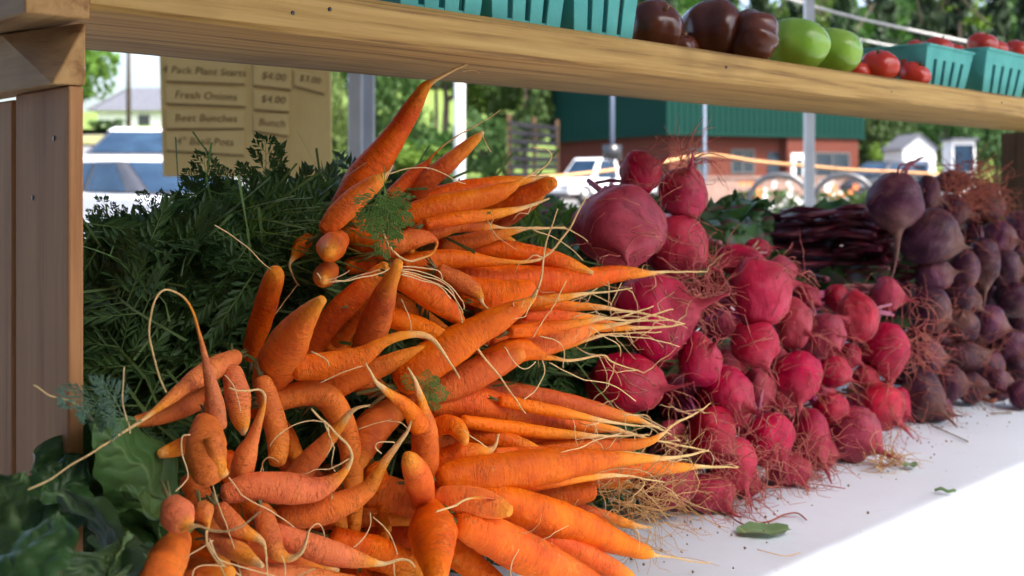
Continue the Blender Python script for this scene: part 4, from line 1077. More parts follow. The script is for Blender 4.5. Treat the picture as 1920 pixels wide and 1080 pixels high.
K("long S curved carrot with a smooth whitish tail", .495, .455, [(530, 970, 40), (590, 962, 56), (645, 943, 52), (688, 918, 37), (709, 887, 25), (725, 860, 17), (745, 835, 12), (762, 812, 8.5), (771, 790, 5)], [[(715, 850), (705, 838), (712, 828), (740, 830)]])
K("round carrot tip like a ball with a curving root", .452, .405, [(324, 948, 50), (331, 960, 68), (339, 972, 62), (347, 981, 42), (353, 985, 18), (372, 986, 6.5), (395, 995, 6), (430, 996, 5.5), (460, 984, 5), (488, 960, 4)])
K("tiny ball tipped carrot beside the larger ball tip", .455, .425, [(378, 950, 30), (383, 961, 41), (387, 973, 22), (390, 984, 9), (386, 1000, 6), (390, 1028, 5), (412, 1060, 4), (424, 1082, 3)], [[(392, 1010), (405, 1040), (420, 1060)]])
K("thick carrot at the bottom edge beside the broad leaves", .475, .435, [(336, 1012, 50), (318, 1040, 76), (302, 1075, 84), (292, 1125, 80)])
K("small carrot under the tiny ball tip", .485, .455, [(412, 955, 36), (436, 984, 42), (463, 1000, 27), (489, 1013, 13), (499, 1035, 7), (502, 1082, 4)])
K("carrot with a U shaped tail below the large horizontal one", .48, .445, [(492, 958, 36), (503, 998, 45), (518, 1034, 34), (542, 1047, 17), (562, 1037, 11), (574, 1015, 8), (580, 995, 5)], [[(528, 1042), (534, 1060), (535, 1084)]])
K("carrot lying low with a frayed pale tip near the bottom", .475, .435, [(520, 1000, 40), (590, 1027, 52), (645, 1044, 42), (688, 1053, 23), (718, 1056, 10), (748, 1049, 6.5), (768, 1052, 5), (778, 1064, 4)], [[(738, 1055), (741, 1086)], [(556, 1082), (575, 1072), (590, 1066)]])
K("carrot half buried under the crossing rootlets", .49, .455, [(400, 1010, 40), (440, 1030, 42), (470, 1048, 26), (492, 1062, 10)], [[(320, 1084), (350, 1046), (375, 1028), (400, 1013)], [(362, 1084), (366, 1068), (382, 1060), (420, 1062), (452, 1080)], [(392, 1020), (410, 1048), (445, 1062), (520, 1082)]])
K("carrot at the very bottom under the frayed tip", .475, .45, [(450, 1080, 50), (520, 1085, 56), (600, 1092, 50), (670, 1100, 36)])
K("carrot cut by the bottom edge below the ball tips", .475, .45, [(350, 1095, 50), (395, 1078, 44), (430, 1075, 30)])
# --- lower bundle
SKIN[0] = 'carrot'
K("forked carrot with two upright prongs", .50, .455, [(798, 885, 54), (796, 845, 54), (796, 812, 52), (790, 782, 46), (789, 758, 28), (785, 737, 16), (778, 716, 9), (771, 700, 5.5), (765, 690, 4)], [[(786, 800, 40), (775, 778, 36), (758, 758, 28), (736, 742, 19), (716, 726, 12), (701, 710, 7.5), (691, 692, 5), (686, 680, 4)]])
K("rounded carrot stub in front of the forked carrot", .49, .445, [(793, 955, 40), (791, 925, 54), (783, 893, 56), (772, 869, 44), (766, 858, 26)])
K("top shaped fat carrot pointing at the bottom edge", .475, .42, [(806, 958, 56), (810, 985, 88), (812, 1012, 93), (815, 1042, 74), (818, 1075, 50), (820, 1120, 26)])
K("short carrot with a white root laid across its blunt tip", .48, .44, [(828, 935, 46), (858, 938, 60), (898, 944, 60), (932, 951, 46), (952, 957, 28)], [[(952, 950, 16), (928, 937, 8.5), (902, 932, 7), (872, 938, 6), (850, 949, 5.5), (817, 960, 4)]])
K("stubby curled carrot beside the forked one", .51, .48, [(808, 808, 36), (832, 797, 40), (853, 800, 40), (866, 815, 30), (871, 828, 18)])
K("small carrot with a tip curling up below the stubby curled one", .50, .475, [(825, 868, 46), (862, 852, 46), (895, 845, 29), (915, 845, 17), (929, 834, 10), (935, 814, 5)], [[(868, 806), (890, 822), (912, 838)]])
K("long upper carrot of the lower bundle passing under the hanging root", .53, .475, [(810, 758, 52), (870, 754, 68), (935, 767, 66), (1000, 781, 53), (1060, 791, 40), (1110, 800, 26), (1150, 805, 14), (1182, 813, 8.5), (1230, 825, 5.5), (1290, 838, 4.5), (1326, 845, 3)], [[(1160, 806), (1185, 812), (1190, 824)]], 6)
K("brownish carrot along the top of the lower bundle", .56, .50, [(880, 722, 28), (955, 735, 40), (1035, 750, 43), (1100, 766, 38), (1150, 778, 28), (1190, 786, 16), (1220, 796, 8.5), (1252, 812, 5.5), (1275, 826, 3)], [[(1165, 775), (1205, 782), (1240, 800), (1258, 808)], [(1170, 778), (1215, 780), (1222, 806), (1216, 818)]], 8)
K("pinkish carrot wedged in the middle of the lower bundle", .515, .48, [(870, 815, 36), (935, 825, 46), (985, 838, 31), (1022, 850, 12)])
K("dark carrot peeping between the long upper ones", .53, .495, [(960, 815, 36), (1030, 824, 34), (1090, 826, 24), (1130, 826, 12)])
K("carrot whose tip turns up towards the pink beets", .505, .465, [(945, 865, 36), (1035, 846, 45), (1110, 838, 41), (1168, 836, 29), (1215, 828, 17), (1240, 815, 10), (1258, 800, 7), (1290, 782, 5.5), (1316, 769, 4.5), (1332, 756, 3)], [[(1165, 812), (1120, 825), (1085, 840), (1052, 848)]], 5)
K("large bright carrot in the middle of the lower bundle", .49, .45, [(830, 898, 60), (895, 891, 84), (960, 883, 82), (1030, 872, 73), (1090, 866, 56), (1140, 862, 38), (1180, 860, 25), (1220, 860, 15), (1260, 858, 9), (1300, 851, 6), (1328, 845, 4.5)])
K("slim carrot below the bright one with a tip over the beet hair", .505, .475, [(1080, 895, 30), (1130, 889, 34), (1185, 881, 36), (1232, 877, 31), (1276, 876, 20), (1310, 875, 10), (1345, 876, 5.5), (1385, 876, 3)], [[(1120, 885), (1170, 878), (1212, 886), (1240, 908), (1265, 925), (1274, 940)]], 4)
K("pale snapped carrot under the large bright one", .505, .48, [(960, 925, 46), (1020, 926, 54), (1070, 926, 52), (1105, 920, 40)])
K("big carrot with sooty cracks resting its tip on the cloth", .475, .435, [(905, 935, 44), (955, 948, 76), (1020, 968, 80), (1080, 986, 70), (1130, 1006, 56), (1178, 1025, 41), (1212, 1036, 25), (1230, 1041, 9), (1262, 1046, 5), (1300, 1052, 4), (1336, 1056, 2.5)], [[(1198, 1032), (1200, 1010), (1190, 985)]])
K("smooth thick carrot along the bottom edge", .46, .425, [(868, 985, 54), (915, 1003, 80), (980, 1035, 82), (1042, 1064, 72), (1110, 1098, 54), (1160, 1122, 30)], [[(958, 1084), (960, 1052), (972, 1030)]])
K("carrot at the bottom edge lying on the cloth", .475, .435, [(975, 985, 42), (1035, 1014, 50), (1098, 1044, 52), (1148, 1066, 40), (1182, 1082, 22)])
K("shaded carrot under the smooth thick one", .485, .455, [(835, 1022, 56), (880, 1055, 54), (925, 1090, 44), (960, 1118, 30)])
K("dark carrot lying between the two bunches near the bottom", .50, .47, [(630, 1010, 44), (700, 1025, 46), (760, 1050, 36), (800, 1080, 20)], [[(694, 960), (694, 985), (682, 1008), (662, 1026)], [(700, 970), (730, 1000), (745, 1040)]])
K("shaded carrot behind the hooked pale tip", .545, .51, [(745, 765, 50), (705, 795, 70), (685, 830, 62), (672, 868, 36)], [[(672, 805), (700, 795), (735, 787)], [(728, 790), (750, 792), (768, 806)]])
K("carrot tip peeping from the brown root tangle", .495, .46, [(1080, 955, 32), (1140, 972, 28), (1188, 985, 14), (1222, 990, 4)])
for lab, p0, p1, pts in [
    ("slim carrot just above the longest one in the fan of tips", .515, .475, [(985, 592, 22), (1040, 590, 22), (1095, 594, 14), (1140, 597, 7), (1200, 602, 4.5), (1262, 600, 3)]),
    ("slim carrot crossing the wide carrot near the vertical root", .505, .47, [(960, 622, 26), (1020, 616, 26), (1080, 606, 18), (1125, 598, 9), (1170, 592, 5), (1225, 574, 3)]),
    ("thin carrot under the lowest one in the fan of tips", .53, .485, [(935, 672, 26), (1000, 660, 28), (1060, 646, 20), (1105, 634, 11), (1150, 626, 5.5), (1240, 622, 3)]),
    ("thin carrot between the biggest and the stout shouldered one", .52, .485, [(900, 565, 26), (970, 568, 28), (1040, 560, 20), (1090, 552, 10), (1130, 548, 5), (1185, 540, 3)]),
    ("slim carrot below the long hanging root", .505, .475, [(870, 790, 26), (950, 802, 30), (1030, 812, 24), (1090, 816, 14), (1140, 818, 7), (1215, 815, 3.5)]),
    ("thin carrot over the long upper one of the lower bundle", .505, .465, [(940, 752, 22), (1010, 765, 26), (1075, 778, 20), (1125, 788, 11), (1170, 795, 6), (1235, 800, 3)]),
    ("slim carrot along the top edge of the large bright one", .485, .455, [(930, 852, 26), (1010, 852, 30), (1080, 850, 22), (1135, 848, 12), (1185, 850, 6), (1290, 862, 3)]),
    ("slim carrot along the lower edge of the large bright one", .485, .455, [(900, 920, 28), (990, 908, 32), (1070, 897, 24), (1130, 892, 13), (1180, 893, 6), (1250, 905, 3)]),
    ("slim carrot wedged beside the top shaped fat one", .465, .44, [(860, 965, 26), (905, 985, 30), (955, 1000, 24), (1000, 1012, 12), (1035, 1020, 5)]),
    ("slim carrot crossing the flat row below the blunt carrot", .545, .525, [(800, 420, 24), (870, 408, 28), (935, 400, 20), (985, 388, 10), (1030, 372, 4)])]:
    carrot(lab, p0, p1, pts, wisps=3)
# --- carrots deeper in the heap that close its gaps
gl = "carrot deep in the heap showing only between the others"
for (a, b2, w_, p) in [((560, 610), (690, 700), 50, .60), ((630, 560), (640, 680), 46, .61), ((700, 560), (830, 620), 50, .59), ((780, 520), (900, 590), 54, .60), ((900, 590), (1050, 620), 44, .57), ((850, 640), (980, 620), 54, .56),
                       ((800, 400), (930, 440), 50, .63), ((480, 760), (560, 860), 46, .57), ((540, 860), (640, 980), 50, .56), ((420, 860), (520, 980), 46, .55), ((360, 900), (420, 1060), 50, .55), ((460, 1020), (600, 1060), 50, .53),
                       ((700, 880), (720, 1000), 46, .56), ((620, 1040), (760, 1075), 46, .53), ((800, 830), (960, 860), 60, .55), ((930, 800), (1080, 850), 50, .55), ((850, 900), (1000, 960), 60, .53), ((1000, 880), (1150, 905), 46, .54),
                       ((930, 990), (1080, 1020), 50, .50), ((640, 440), (760, 430), 46, .62), ((620, 700), (740, 740), 46, .57)]:
    m_ = ((a[0] + b2[0]) / 2 + rng.uniform(-12, 12), (a[1] + b2[1]) / 2 + rng.uniform(-12, 12))
    carrot(gl, p, p - .03, [(a[0], a[1], w_), (m_[0], m_[1], w_ * .92), (b2[0], b2[1], w_ * .55), (b2[0] * 2 - m_[0] * 1.0 - (b2[0] - m_[0]) * .4, b2[1] * 2 - m_[1] - (b2[1] - m_[1]) * .4, w_ * .15)], group="carrots buried in the heap")
# heap below the picture's lower edge so that nothing hangs in the air
gl2 = "carrot at the foot of the heap below the left bunch"
for k in range(16):
    s_ = rng.uniform(0.27, 0.42); p_ = rng.uniform(.54, .63); z_ = TZ + .018 + rng.choice([0, .03, .055])
    a = SP(s_, p_ + .05, z_); a2 = SP(s_ + rng.uniform(-.02, .05), p_ - .04, z_ - .003); a3 = SP(s_ + rng.uniform(-.02, .08), p_ - .10, z_ - .010)
    me = root_mesh([(*a, .017), (*(a.lerp(a2, .5)), .0165), (*a2, .012), (*a3, .003)], seed=40 + k)
    tag(link("carrot", me), gl2, "carrot", "carrots at the foot of the heap")
# ------------------------------------------------------------------ beets
BP = [(-.80, 0.0), (-.83, .16), (-.80, .34), (-.70, .58), (-.50, .81), (-.25, .955), (.0, 1.0), (.25, .965), (.48, .85), (.68, .66), (.84, .44), (.96, .26), (1.08, .15), (1.25, .085), (1.5, .05), (1.8, .02)]
bn = [0]
def beet(kind, label, x, y, rx, ry, p, tail=(.5, -.2, .8), hairs=14, group=None, hl=1.0, taillen=1.0, nstalk=5):
    bn[0] += 1
    g = random.Random(bn[0] * 13 + 5)
    c = P(x, y, p); rx *= 1.06; ry *= 1.06
    R = math.sqrt(rx * ry) * c.y / F
    if c.z - 0.86 * ry * c.y / F < TZ + 0.002:
        lim = (CZ - TZ - 0.003) / ((y - HY) / F + 0.86 * ry / F)
        c = PD(x, y, lim); R = math.sqrt(rx * ry) * lim / F
    ax = Vector((tail[0], -tail[2], tail[1])) + Vector((g.gauss(0, .12), g.gauss(0, .12), g.gauss(0, .12)))
    ax.normalize()
    q = ax.to_track_quat('Z', 'Y')
    prof = catmull([((1 + (z - 1) * taillen) if z > 1.0 else z, r) for z, r in BP], 3)
    ns = 26; v, f, at, bvec = [], [], [], []
    sx, sz = rx / math.sqrt(rx * ry), ry / math.sqrt(rx * ry)
    bend = Vector((g.gauss(0, .25), g.gauss(0, .25), 0))
    sd = bn[0] * 2.3
    for (z, r) in prof:
        for k in range(ns):
            a = 2 * math.pi * k / ns
            d = Vector((math.cos(a) * r, math.sin(a) * r, z))
            u = d.normalized() if d.length > 0 else d
            nz = .15 * noise.noise(u * 1.3 + Vector((sd, 0, 0))) + .05 * noise.noise(u * 3.5 + Vector((0, sd, 0))) + .012 * noise.noise(u * 11 + Vector((0, 0, sd)))
            d = d * (1 + nz)
            if z > 0.9: d += bend * (z - .9) ** 2
            w3 = q @ d
            v.append(c + Vector((w3.x * sx, w3.y, w3.z * sz)) * R); at.append(min(1, max(0, (z + .8) / 2.2))); bvec.append((math.cos(a) * 1.2 + sd, math.sin(a) * 1.2, z * 9 + .6 * nz * 20))
    n = len(prof)
    for i in range(n - 1):
        for k in range(ns):
            k2 = (k + 1) % ns
            f.append((i * ns + k, i * ns + k2, (i + 1) * ns + k2, (i + 1) * ns + k))
    f.append(tuple((n - 1) * ns + k for k in range(ns)))
    o = tag(link("beet", mesh("beet", v, f, M['beet_pink'] if kind == 'p' else M['beet_dark'], True, {'ax': ('FLOAT', at), 'bv': ('FLOAT_VECTOR', bvec)})), label, "beet", group or ("pink beets stacked behind the carrots" if kind == 'p' else "dark beets stacked beyond the pink ones"))
    hm = M['hair_pink'] if kind == 'p' else M['hair_red']
    # stalk stubs at the crown
    mb = MB()
    cr = c + (q @ Vector((0, 0, -.80))) * R
    for k in range(nstalk):
        dv = (q @ Vector((g.gauss(0, .35), g.gauss(0, .35), -1))).normalized()
        L = R * g.uniform(.9, 1.8)
        mb.tube([cr - dv * R * .05, cr + dv * L * .5, cr + dv * L + Vector((0, 0, -.1 * L))], [R * .085, R * .075, R * .06], 6)
    if nstalk: link("stalk", mesh("stalk", mb.v, mb.f, M['stalk_pink'] if kind == 'p' else M['stalk_red']), o)
    if hairs:
        mb = MB()
        for k in range(int(hairs * .45)):
            z0 = g.uniform(.55, 1.5) if g.random() < .75 else g.uniform(-.2, .8)
            rr = np.interp(z0, [b[0] for b in BP], [b[1] for b in BP]); a = g.uniform(0, 6.283)
            l0 = Vector((math.cos(a) * rr, math.sin(a) * rr, z0))
            w3 = q @ l0; st = c + Vector((w3.x * sx, w3.y, w3.z * sz)) * R * .98
            d = (q @ Vector((math.cos(a) * .9, math.sin(a) * .9, .8)) + Vector((g.gauss(0, .4), g.gauss(0, .4), g.gauss(0, .4)))).normalized()
            pts = [st]; st_len = g.uniform(.003, .0075) * hl
            curl = Vector((g.gauss(0, .3), g.gauss(0, .3), g.gauss(0, .3)))
            for s_ in range(8):
                d = (d + curl * .5 + Vector((g.gauss(0, .3), g.gauss(0, .3), g.gauss(-.24, .3)))).normalized()
                nx = pts[-1] + d * st_len
                nx.z = max(nx.z, TZ + 0.0015)
                pts.append(nx)
            r0 = g.uniform(.0003, .00055)
            mb.tube(pts, [r0 * (1 - .08 * q_) for q_ in range(9)], 4)
        for k in range(int(hairs * .8)):   # whiskers that cling to the skin
            z0 = g.uniform(-.1, 1.0); a = g.uniform(0, 6.283); da = g.gauss(0, .16); dz = g.gauss(-.02, .09); pts = []
            for s_ in range(8):
                zz = min(1.15, max(-.6, z0)); rr = np.interp(zz, [b[0] for b in BP[2:]], [b[1] for b in BP[2:]])
                l0 = Vector((math.cos(a) * rr, math.sin(a) * rr, zz)); u = l0.normalized()
                nz = .15 * noise.noise(u * 1.3 + Vector((sd, 0, 0))) + .05 * noise.noise(u * 3.5 + Vector((0, sd, 0))) + .012 * noise.noise(u * 11 + Vector((0, 0, sd)))
                w3 = q @ (l0 * (1 + nz + .012)); pts.append(c + Vector((w3.x * sx, w3.y, w3.z * sz)) * R)
                a += da + g.gauss(0, .07); z0 += dz + g.gauss(0, .03); da *= .97
            mb.tube(pts, g.uniform(.00025, .00045), 4)
        tag(link("root_hairs", mesh("root_hairs", mb.v, mb.f, hm), o), kind="stuff")
    return o

Bt = beet
R_ = (.7, -.1, .65)
Bt('p', "largest pink beet at the top of the stack with a wrinkled root scar", 1160, 425, 82, 80, .555, (-.05, -.42, .9), 26, taillen=.6)
Bt('p', "pink beet tucked right under the two top ones", 1270, 462, 54, 60, .58, (.6, -.3, .7), 26)
Bt('p', "small topmost pink beet with a tuft of upright root hairs", 1283, 362, 43, 48, .58, (.25, .75, .6), 30, hl=1.5)
Bt('p', "topmost dull pink beet behind the largest one", 1200, 325, 40, 40, .605, (.75, .35, .5), 26, hl=1.2)
Bt('p', "large beet crossed by the fan of carrot tips", 1228, 590, 78, 78, .555, (.75, .35, .55), 40, hl=1.1)
Bt('p', "large beet just above the lower carrot bundle", 1172, 720, 76, 56, .55, (.85, -.1, .45), 20)
Bt('p', "oval pink beet standing in the gap right of the large ones", 1312, 677, 40, 49, .535, (.45, .5, .75), 22)
Bt('p', "glossy round pink beet at the top of the second column", 1424, 550, 57, 62, .54, (.85, .35, .4), 30)
Bt('p', "flattened pink beet peeping over the glossy round one", 1388, 487, 44, 28, .575, (-.6, -.2, .7), 26)
Bt('p', "small beet half hidden behind the glossy round one", 1462, 512, 30, 30, .57, (.8, .2, .4), 24)
Bt('p', "narrow pink beet leaning below the glossy round one", 1487, 607, 33, 46, .535, (.5, -.2, .8), 14)
Bt('p', "dark tailed beet below the glossy round one", 1418, 645, 43, 43, .53, (.35, -.75, .5), 14)
Bt('p', "warty pink beet in the middle of the upper row", 1548, 625, 36, 40, .54, (.2, -.6, .7), 22)
Bt('p', "smooth bright red beet with pale whiskers on its side", 1607, 593, 36, 46, .535, (-.6, .1, .7), 14)
Bt('p', "small bright beet with purple stalks at the top of its row", 1663, 552, 28, 33, .55, (.85, -.2, .45), 30, hl=1.1)
Bt('p', "turnip shaped beet with its root pointing down and a beard of hairs", 1655, 652, 44, 52, .54, (.05, -.9, .4), 30, hl=1.4)
Bt('p', "hairy beet with a black pit in its side", 1495, 705, 44, 48, .525, (.1, -.65, .75), 26)
Bt('p', "crinkled small beet right of the pitted one", 1563, 697, 33, 28, .535, (.5, -.4, .75), 24)
Bt('p', "rough beet below the oval one", 1362, 745, 50, 56, .53, (.55, -.1, .8), 24)
Bt('p', "beet squeezed between the rough one and the pitted one", 1420, 735, 30, 42, .545, (.6, -.2, .7), 14)
Bt('p', "dusky round beet just right of the carrot tips", 1335, 812, 44, 50, .52, (.45, -.7, .55), 26)
Bt('p', "cone shaped beet covered in matted hairs at the front corner", 1372, 872, 46, 52, .512, (.4, -.75, .5), 46, hl=1.1)
Bt('p', "smooth ball like beet in the front row", 1441, 822, 46, 50, .515, (.25, -.75, .55), 20)
Bt('p', "dull brownish beet behind the smooth ball like one", 1515, 825, 40, 58, .525, (.4, -.3, .8), 26)
Bt('p', "small ribbed beet perched on the front row", 1558, 768, 32, 30, .52, (.4, -.3, .8), 22)
Bt('p', "large streaky beet ending the front row on the cloth", 1600, 812, 47, 52, .515, (.55, -.5, .65), 26)
Bt('p', "matted hairy beet above the large streaky one", 1650, 762, 40, 44, .53, (.5, -.4, .7), 34)
Bt('p', "slim beet at the end of the pink stack", 1684, 762, 21, 36, .55, (.5, -.6, .6), 12)
Bt('p', "small beet wedged under the smooth bright red one", 1590, 667, 25, 23, .555, (.5, -.4, .7), 12)
Bt('p', "small beet wedged under the turnip shaped one", 1622, 707, 25, 24, .55, (.6, -.4, .6), 12)
Bt('p', "little beet showing between the lower carrot tips", 1262, 822, 32, 34, .555, (.7, .2, .6), 26)
Bt('p', "crimson beet lying on the cloth behind the brown root tangle", 1245, 905, 60, 44, .53, (.8, -.2, .5), 30)
Bt('p', "hair covered beet resting on the cloth next to the tangle", 1330, 922, 48, 34, .53, (.6, -.5, .6), 46)
Bt('p', "tiny dull beet poking up behind the second column", 1420, 466, 26, 18, .61, (.7, .2, .4), 10)
Bt('p', "low hairy beet at the foot of the ball like one", 1478, 880, 42, 28, .52, (.5, -.6, .6), 44)
Bt('p', "shaded beet behind the oval one", 1262, 742, 32, 40, .58, R_, 26)
Bt('p', "shaded beet at the back between the columns", 1345, 600, 34, 36, .61, R_, 20)
Bt('p', "shaded beet under the large carrot crossed one", 1300, 770, 36, 40, .575, R_, 24)
for (x, y, r_, p) in [(1335, 545, 34, .60), (1350, 690, 34, .59), (1370, 690, 30, .59), (1455, 665, 30, .58), (1530, 665, 28, .58), (1470, 760, 32, .57), (1400, 790, 30, .56), (1390, 610, 30, .60), (1540, 740, 26, .57), (1615, 745, 30, .57), (1510, 560, 26, .60), (1570, 560, 26, .60), (1625, 640, 26, .59), (1300, 830, 30, .57), (1290, 860, 32, .57), (1480, 790, 28, .56), (1400, 905, 26, .55), (1545, 850, 26, .55), (1240, 660, 30, .61), (1300, 480, 28, .62)]:
    beet('p', "pink beet deep in the stack showing only between the others", x, y, r_, r_, p, R_, 16, group="pink beets buried in the stack")
D_ = (.8, -.1, .55)
Bt('d', "large dark beet at the top with twisted crown stalks", 1677, 378, 49, 56, .585, (-.25, -.75, .55), 4, taillen=2.2, nstalk=0)
Bt('d', "largest purple beet near the top of the dark stack", 1742, 443, 59, 49, .565, (.95, -.05, .3), 12, taillen=.4)
Bt('d', "small tan bottomed dark beet behind the topmost", 1737, 362, 26, 33, .61, D_, 8)
Bt('d', "dark beet under the red hair mat", 1782, 395, 29, 31, .60, D_, 20)
Bt('d', "dark beet inside the thick red hair mat", 1845, 385, 36, 33, .595, (.5, .4, .7), 60, hl=1.0)
Bt('d', "blackish beet below the largest purple one", 1750, 513, 37, 29, .565, (.9, .1, .4), 8)
Bt('d', "long greyish beet left of the tan one", 1805, 507, 26, 42, .555, (.1, -.85, .4), 8)
Bt('d', "long tan and grey beet hanging in the dark stack", 1842, 492, 27, 50, .545, (.1, -.9, .35), 8)
Bt('d', "mottled tan beet touching the pink beet whiskers", 1745, 580, 37, 43, .54, (.7, -.4, .6), 16)
Bt('d', "glossy dark beet under the hair mat", 1872, 447, 31, 33, .57, D_, 22)
Bt('d', "maroon beet cut by the picture edge near the top", 1912, 440, 36, 42, .575, D_, 12)
Bt('d', "dark beet in the middle with red whiskers", 1800, 560, 36, 33, .555, (.7, -.3, .6), 26)
Bt('d', "beet behind the hanging tan one", 1885, 505, 29, 36, .56, D_, 14)
Bt('d', "angular dark beet at the picture edge", 1900, 560, 36, 33, .55, (.6, -.5, .6), 8)
Bt('d', "dark tan beet beside the turnip shaped pink one", 1738, 668, 36, 29, .54, D_, 14)
Bt('d', "small dark beet behind the mottled tan one", 1718, 640, 24, 30, .565, D_, 8)
Bt('d', "dark beet with a pale pointed root", 1800, 612, 32, 32, .54, (.1, .6, .7), 18)
Bt('d', "maroon beet right of the pale pointed root", 1852, 605, 33, 33, .55, D_, 24)
Bt('d', "flat dark beet wrapped in red root hairs", 1812, 668, 40, 26, .53, (.8, .1, .5), 40)
Bt('d', "upright dark beet at the picture edge above the cloth", 1895, 655, 29, 37, .535, (.5, -.6, .6), 12)
Bt('d', "purple beet beside the upright one", 1852, 690, 29, 31, .53, (.5, -.6, .6), 14)
Bt('d', "black purple beet at the foot of the stack beside the pink ones", 1727, 742, 42, 48, .53, (.4, -.7, .6), 18)
Bt('d', "hairy dark beet at the foot of the stack", 1782, 717, 29, 33, .53, D_, 26)
Bt('d', "low dark beet on the cloth in the bottom row", 1818, 726, 30, 28, .525, D_, 18)
Bt('d', "small low beet at the corner of the dark stack", 1760, 766, 26, 22, .525, D_, 18)
Bt('d', "dark beet at the picture edge in the middle row", 1915, 610, 30, 30, .56, D_, 10)
Bt('d', "dark beet at the picture edge in the bottom row", 1912, 700, 28, 28, .54, D_, 10)
Bt('d', "flat dark beet on top behind the hair mat", 1785, 340, 34, 20, .625, D_, 26)
Bt('d', "shaded dark beet in the back of the stack", 1850, 545, 30, 28, .60, D_, 8)
Bt('d', "shaded beet behind the blackish one", 1700, 560, 30, 32, .61, D_, 6)

for (x, y, r_, p) in [(1870, 720, 28, .56), (1840, 640, 28, .58), (1770, 640, 28, .58), (1890, 600, 30, .60), (1760, 545, 28, .59), (1830, 440, 30, .61), (1880, 690, 26, .57), (1780, 690, 26, .57), (1700, 690, 28, .58), (1915, 740, 26, .56)]:
    beet('d', "dark beet deep in the stack showing only between the others", x, y, r_, r_, p, D_, 8, group="dark beets buried in the stack")
# the mat of red root hairs on top of the dark stack
def hair_mat(name, label, cat, c0, spread, n, seg, L, r, mat, seed, floor=True, bias=(0, 0, 0), kind=None):
    g = random.Random(seed); mb = MB()
    for k in range(n):
        pts = [c0(g)]
        d = Vector((g.gauss(0, 1) + bias[0], g.gauss(0, .7) + bias[1], g.gauss(0, .8) + bias[2])).normalized()
        cu = Vector((g.gauss(0, .35), g.gauss(0, .35), g.gauss(0, .35)))
        for s_ in range(seg):
            d = (d + cu * .6 + Vector((g.gauss(0, .25), g.gauss(0, .25), g.gauss(0, .25)))).normalized()
            nx = pts[-1] + d * L * g.uniform(.6, 1.2)
            if floor: nx.z = max(nx.z, TZ + .0015)
            pts.append(nx)
        r0 = r * g.uniform(.6, 1.2)
        mb.tube(pts, [r0 * (1 - .6 * q / seg) for q in range(seg + 1)], 4)
    return tag(mb.build(name, mat, None, True), label, cat, kind=kind)
hair_mat("root_hair_mat", "thick mat of red root hairs on top of the dark beets", "root hairs", lambda g: P(g.gauss(1825, 26), g.gauss(355, 20), g.uniform(.575, .60)), 0, 330, 7, .0075, .0007, M['hair_red'], 3, kind="stuff")
hair_mat("root_tangle", "brown tangle of fine roots lying by the lower carrot tips", "root tangle", lambda g: P(g.uniform(1100, 1240), g.gauss(935, 26), g.uniform(.47, .51)), 0, 120, 10, .0075, .00042, M['tangle'], 8, bias=(1.3, 0, -.15), kind="stuff")
hair_mat("root_tangle", "pinkish tangle of root hairs between the largest beets and second column", "root tangle", lambda g: P(g.gauss(1315, 16), g.gauss(535, 36), g.uniform(.54, .57)), 0, 80, 8, .0062, .0006, M['hair_pink'], 9, kind="stuff")
hair_mat("root_tangle", "pinkish tangle of root hairs draped over the front row of pink beets", "root tangle", lambda g: P(g.uniform(1330, 1560), g.gauss(865, 30), g.uniform(.49, .50)), 0, 150, 8, .0055, .0005, M['hair_pink'], 10, bias=(.3, 0, -.5), kind="stuff")
hair_mat("root_tangle", "reddish tangle of hairs hanging from the turnip shaped beet", "root tangle", lambda g: P(g.gauss(1725, 10), g.gauss(640, 22), g.uniform(.52, .53)), 0, 60, 9, .0068, .0006, M['hair_pink'], 11, bias=(.3, 0, -1.3), kind="stuff")
hair_mat("root_tangle", "small pale tangle of fine roots on the cloth beside a leaf tip", "root tangle", lambda g: P(g.gauss(1665, 16), g.gauss(855, 16), .47), 0, 60, 7, .005, .0005, M['tangle'], 12, bias=(0, 0, -.3), kind="stuff")
hair_mat("root_tangle", "upright wisps of root hair above the topmost pink beets", "root tangle", lambda g: P(g.gauss(1285, 14), g.gauss(300, 12), g.uniform(.575, .585)), 0, 34, 9, .0058, .00055, M['hair_pink'], 14, bias=(0, 0, .9), kind="stuff")

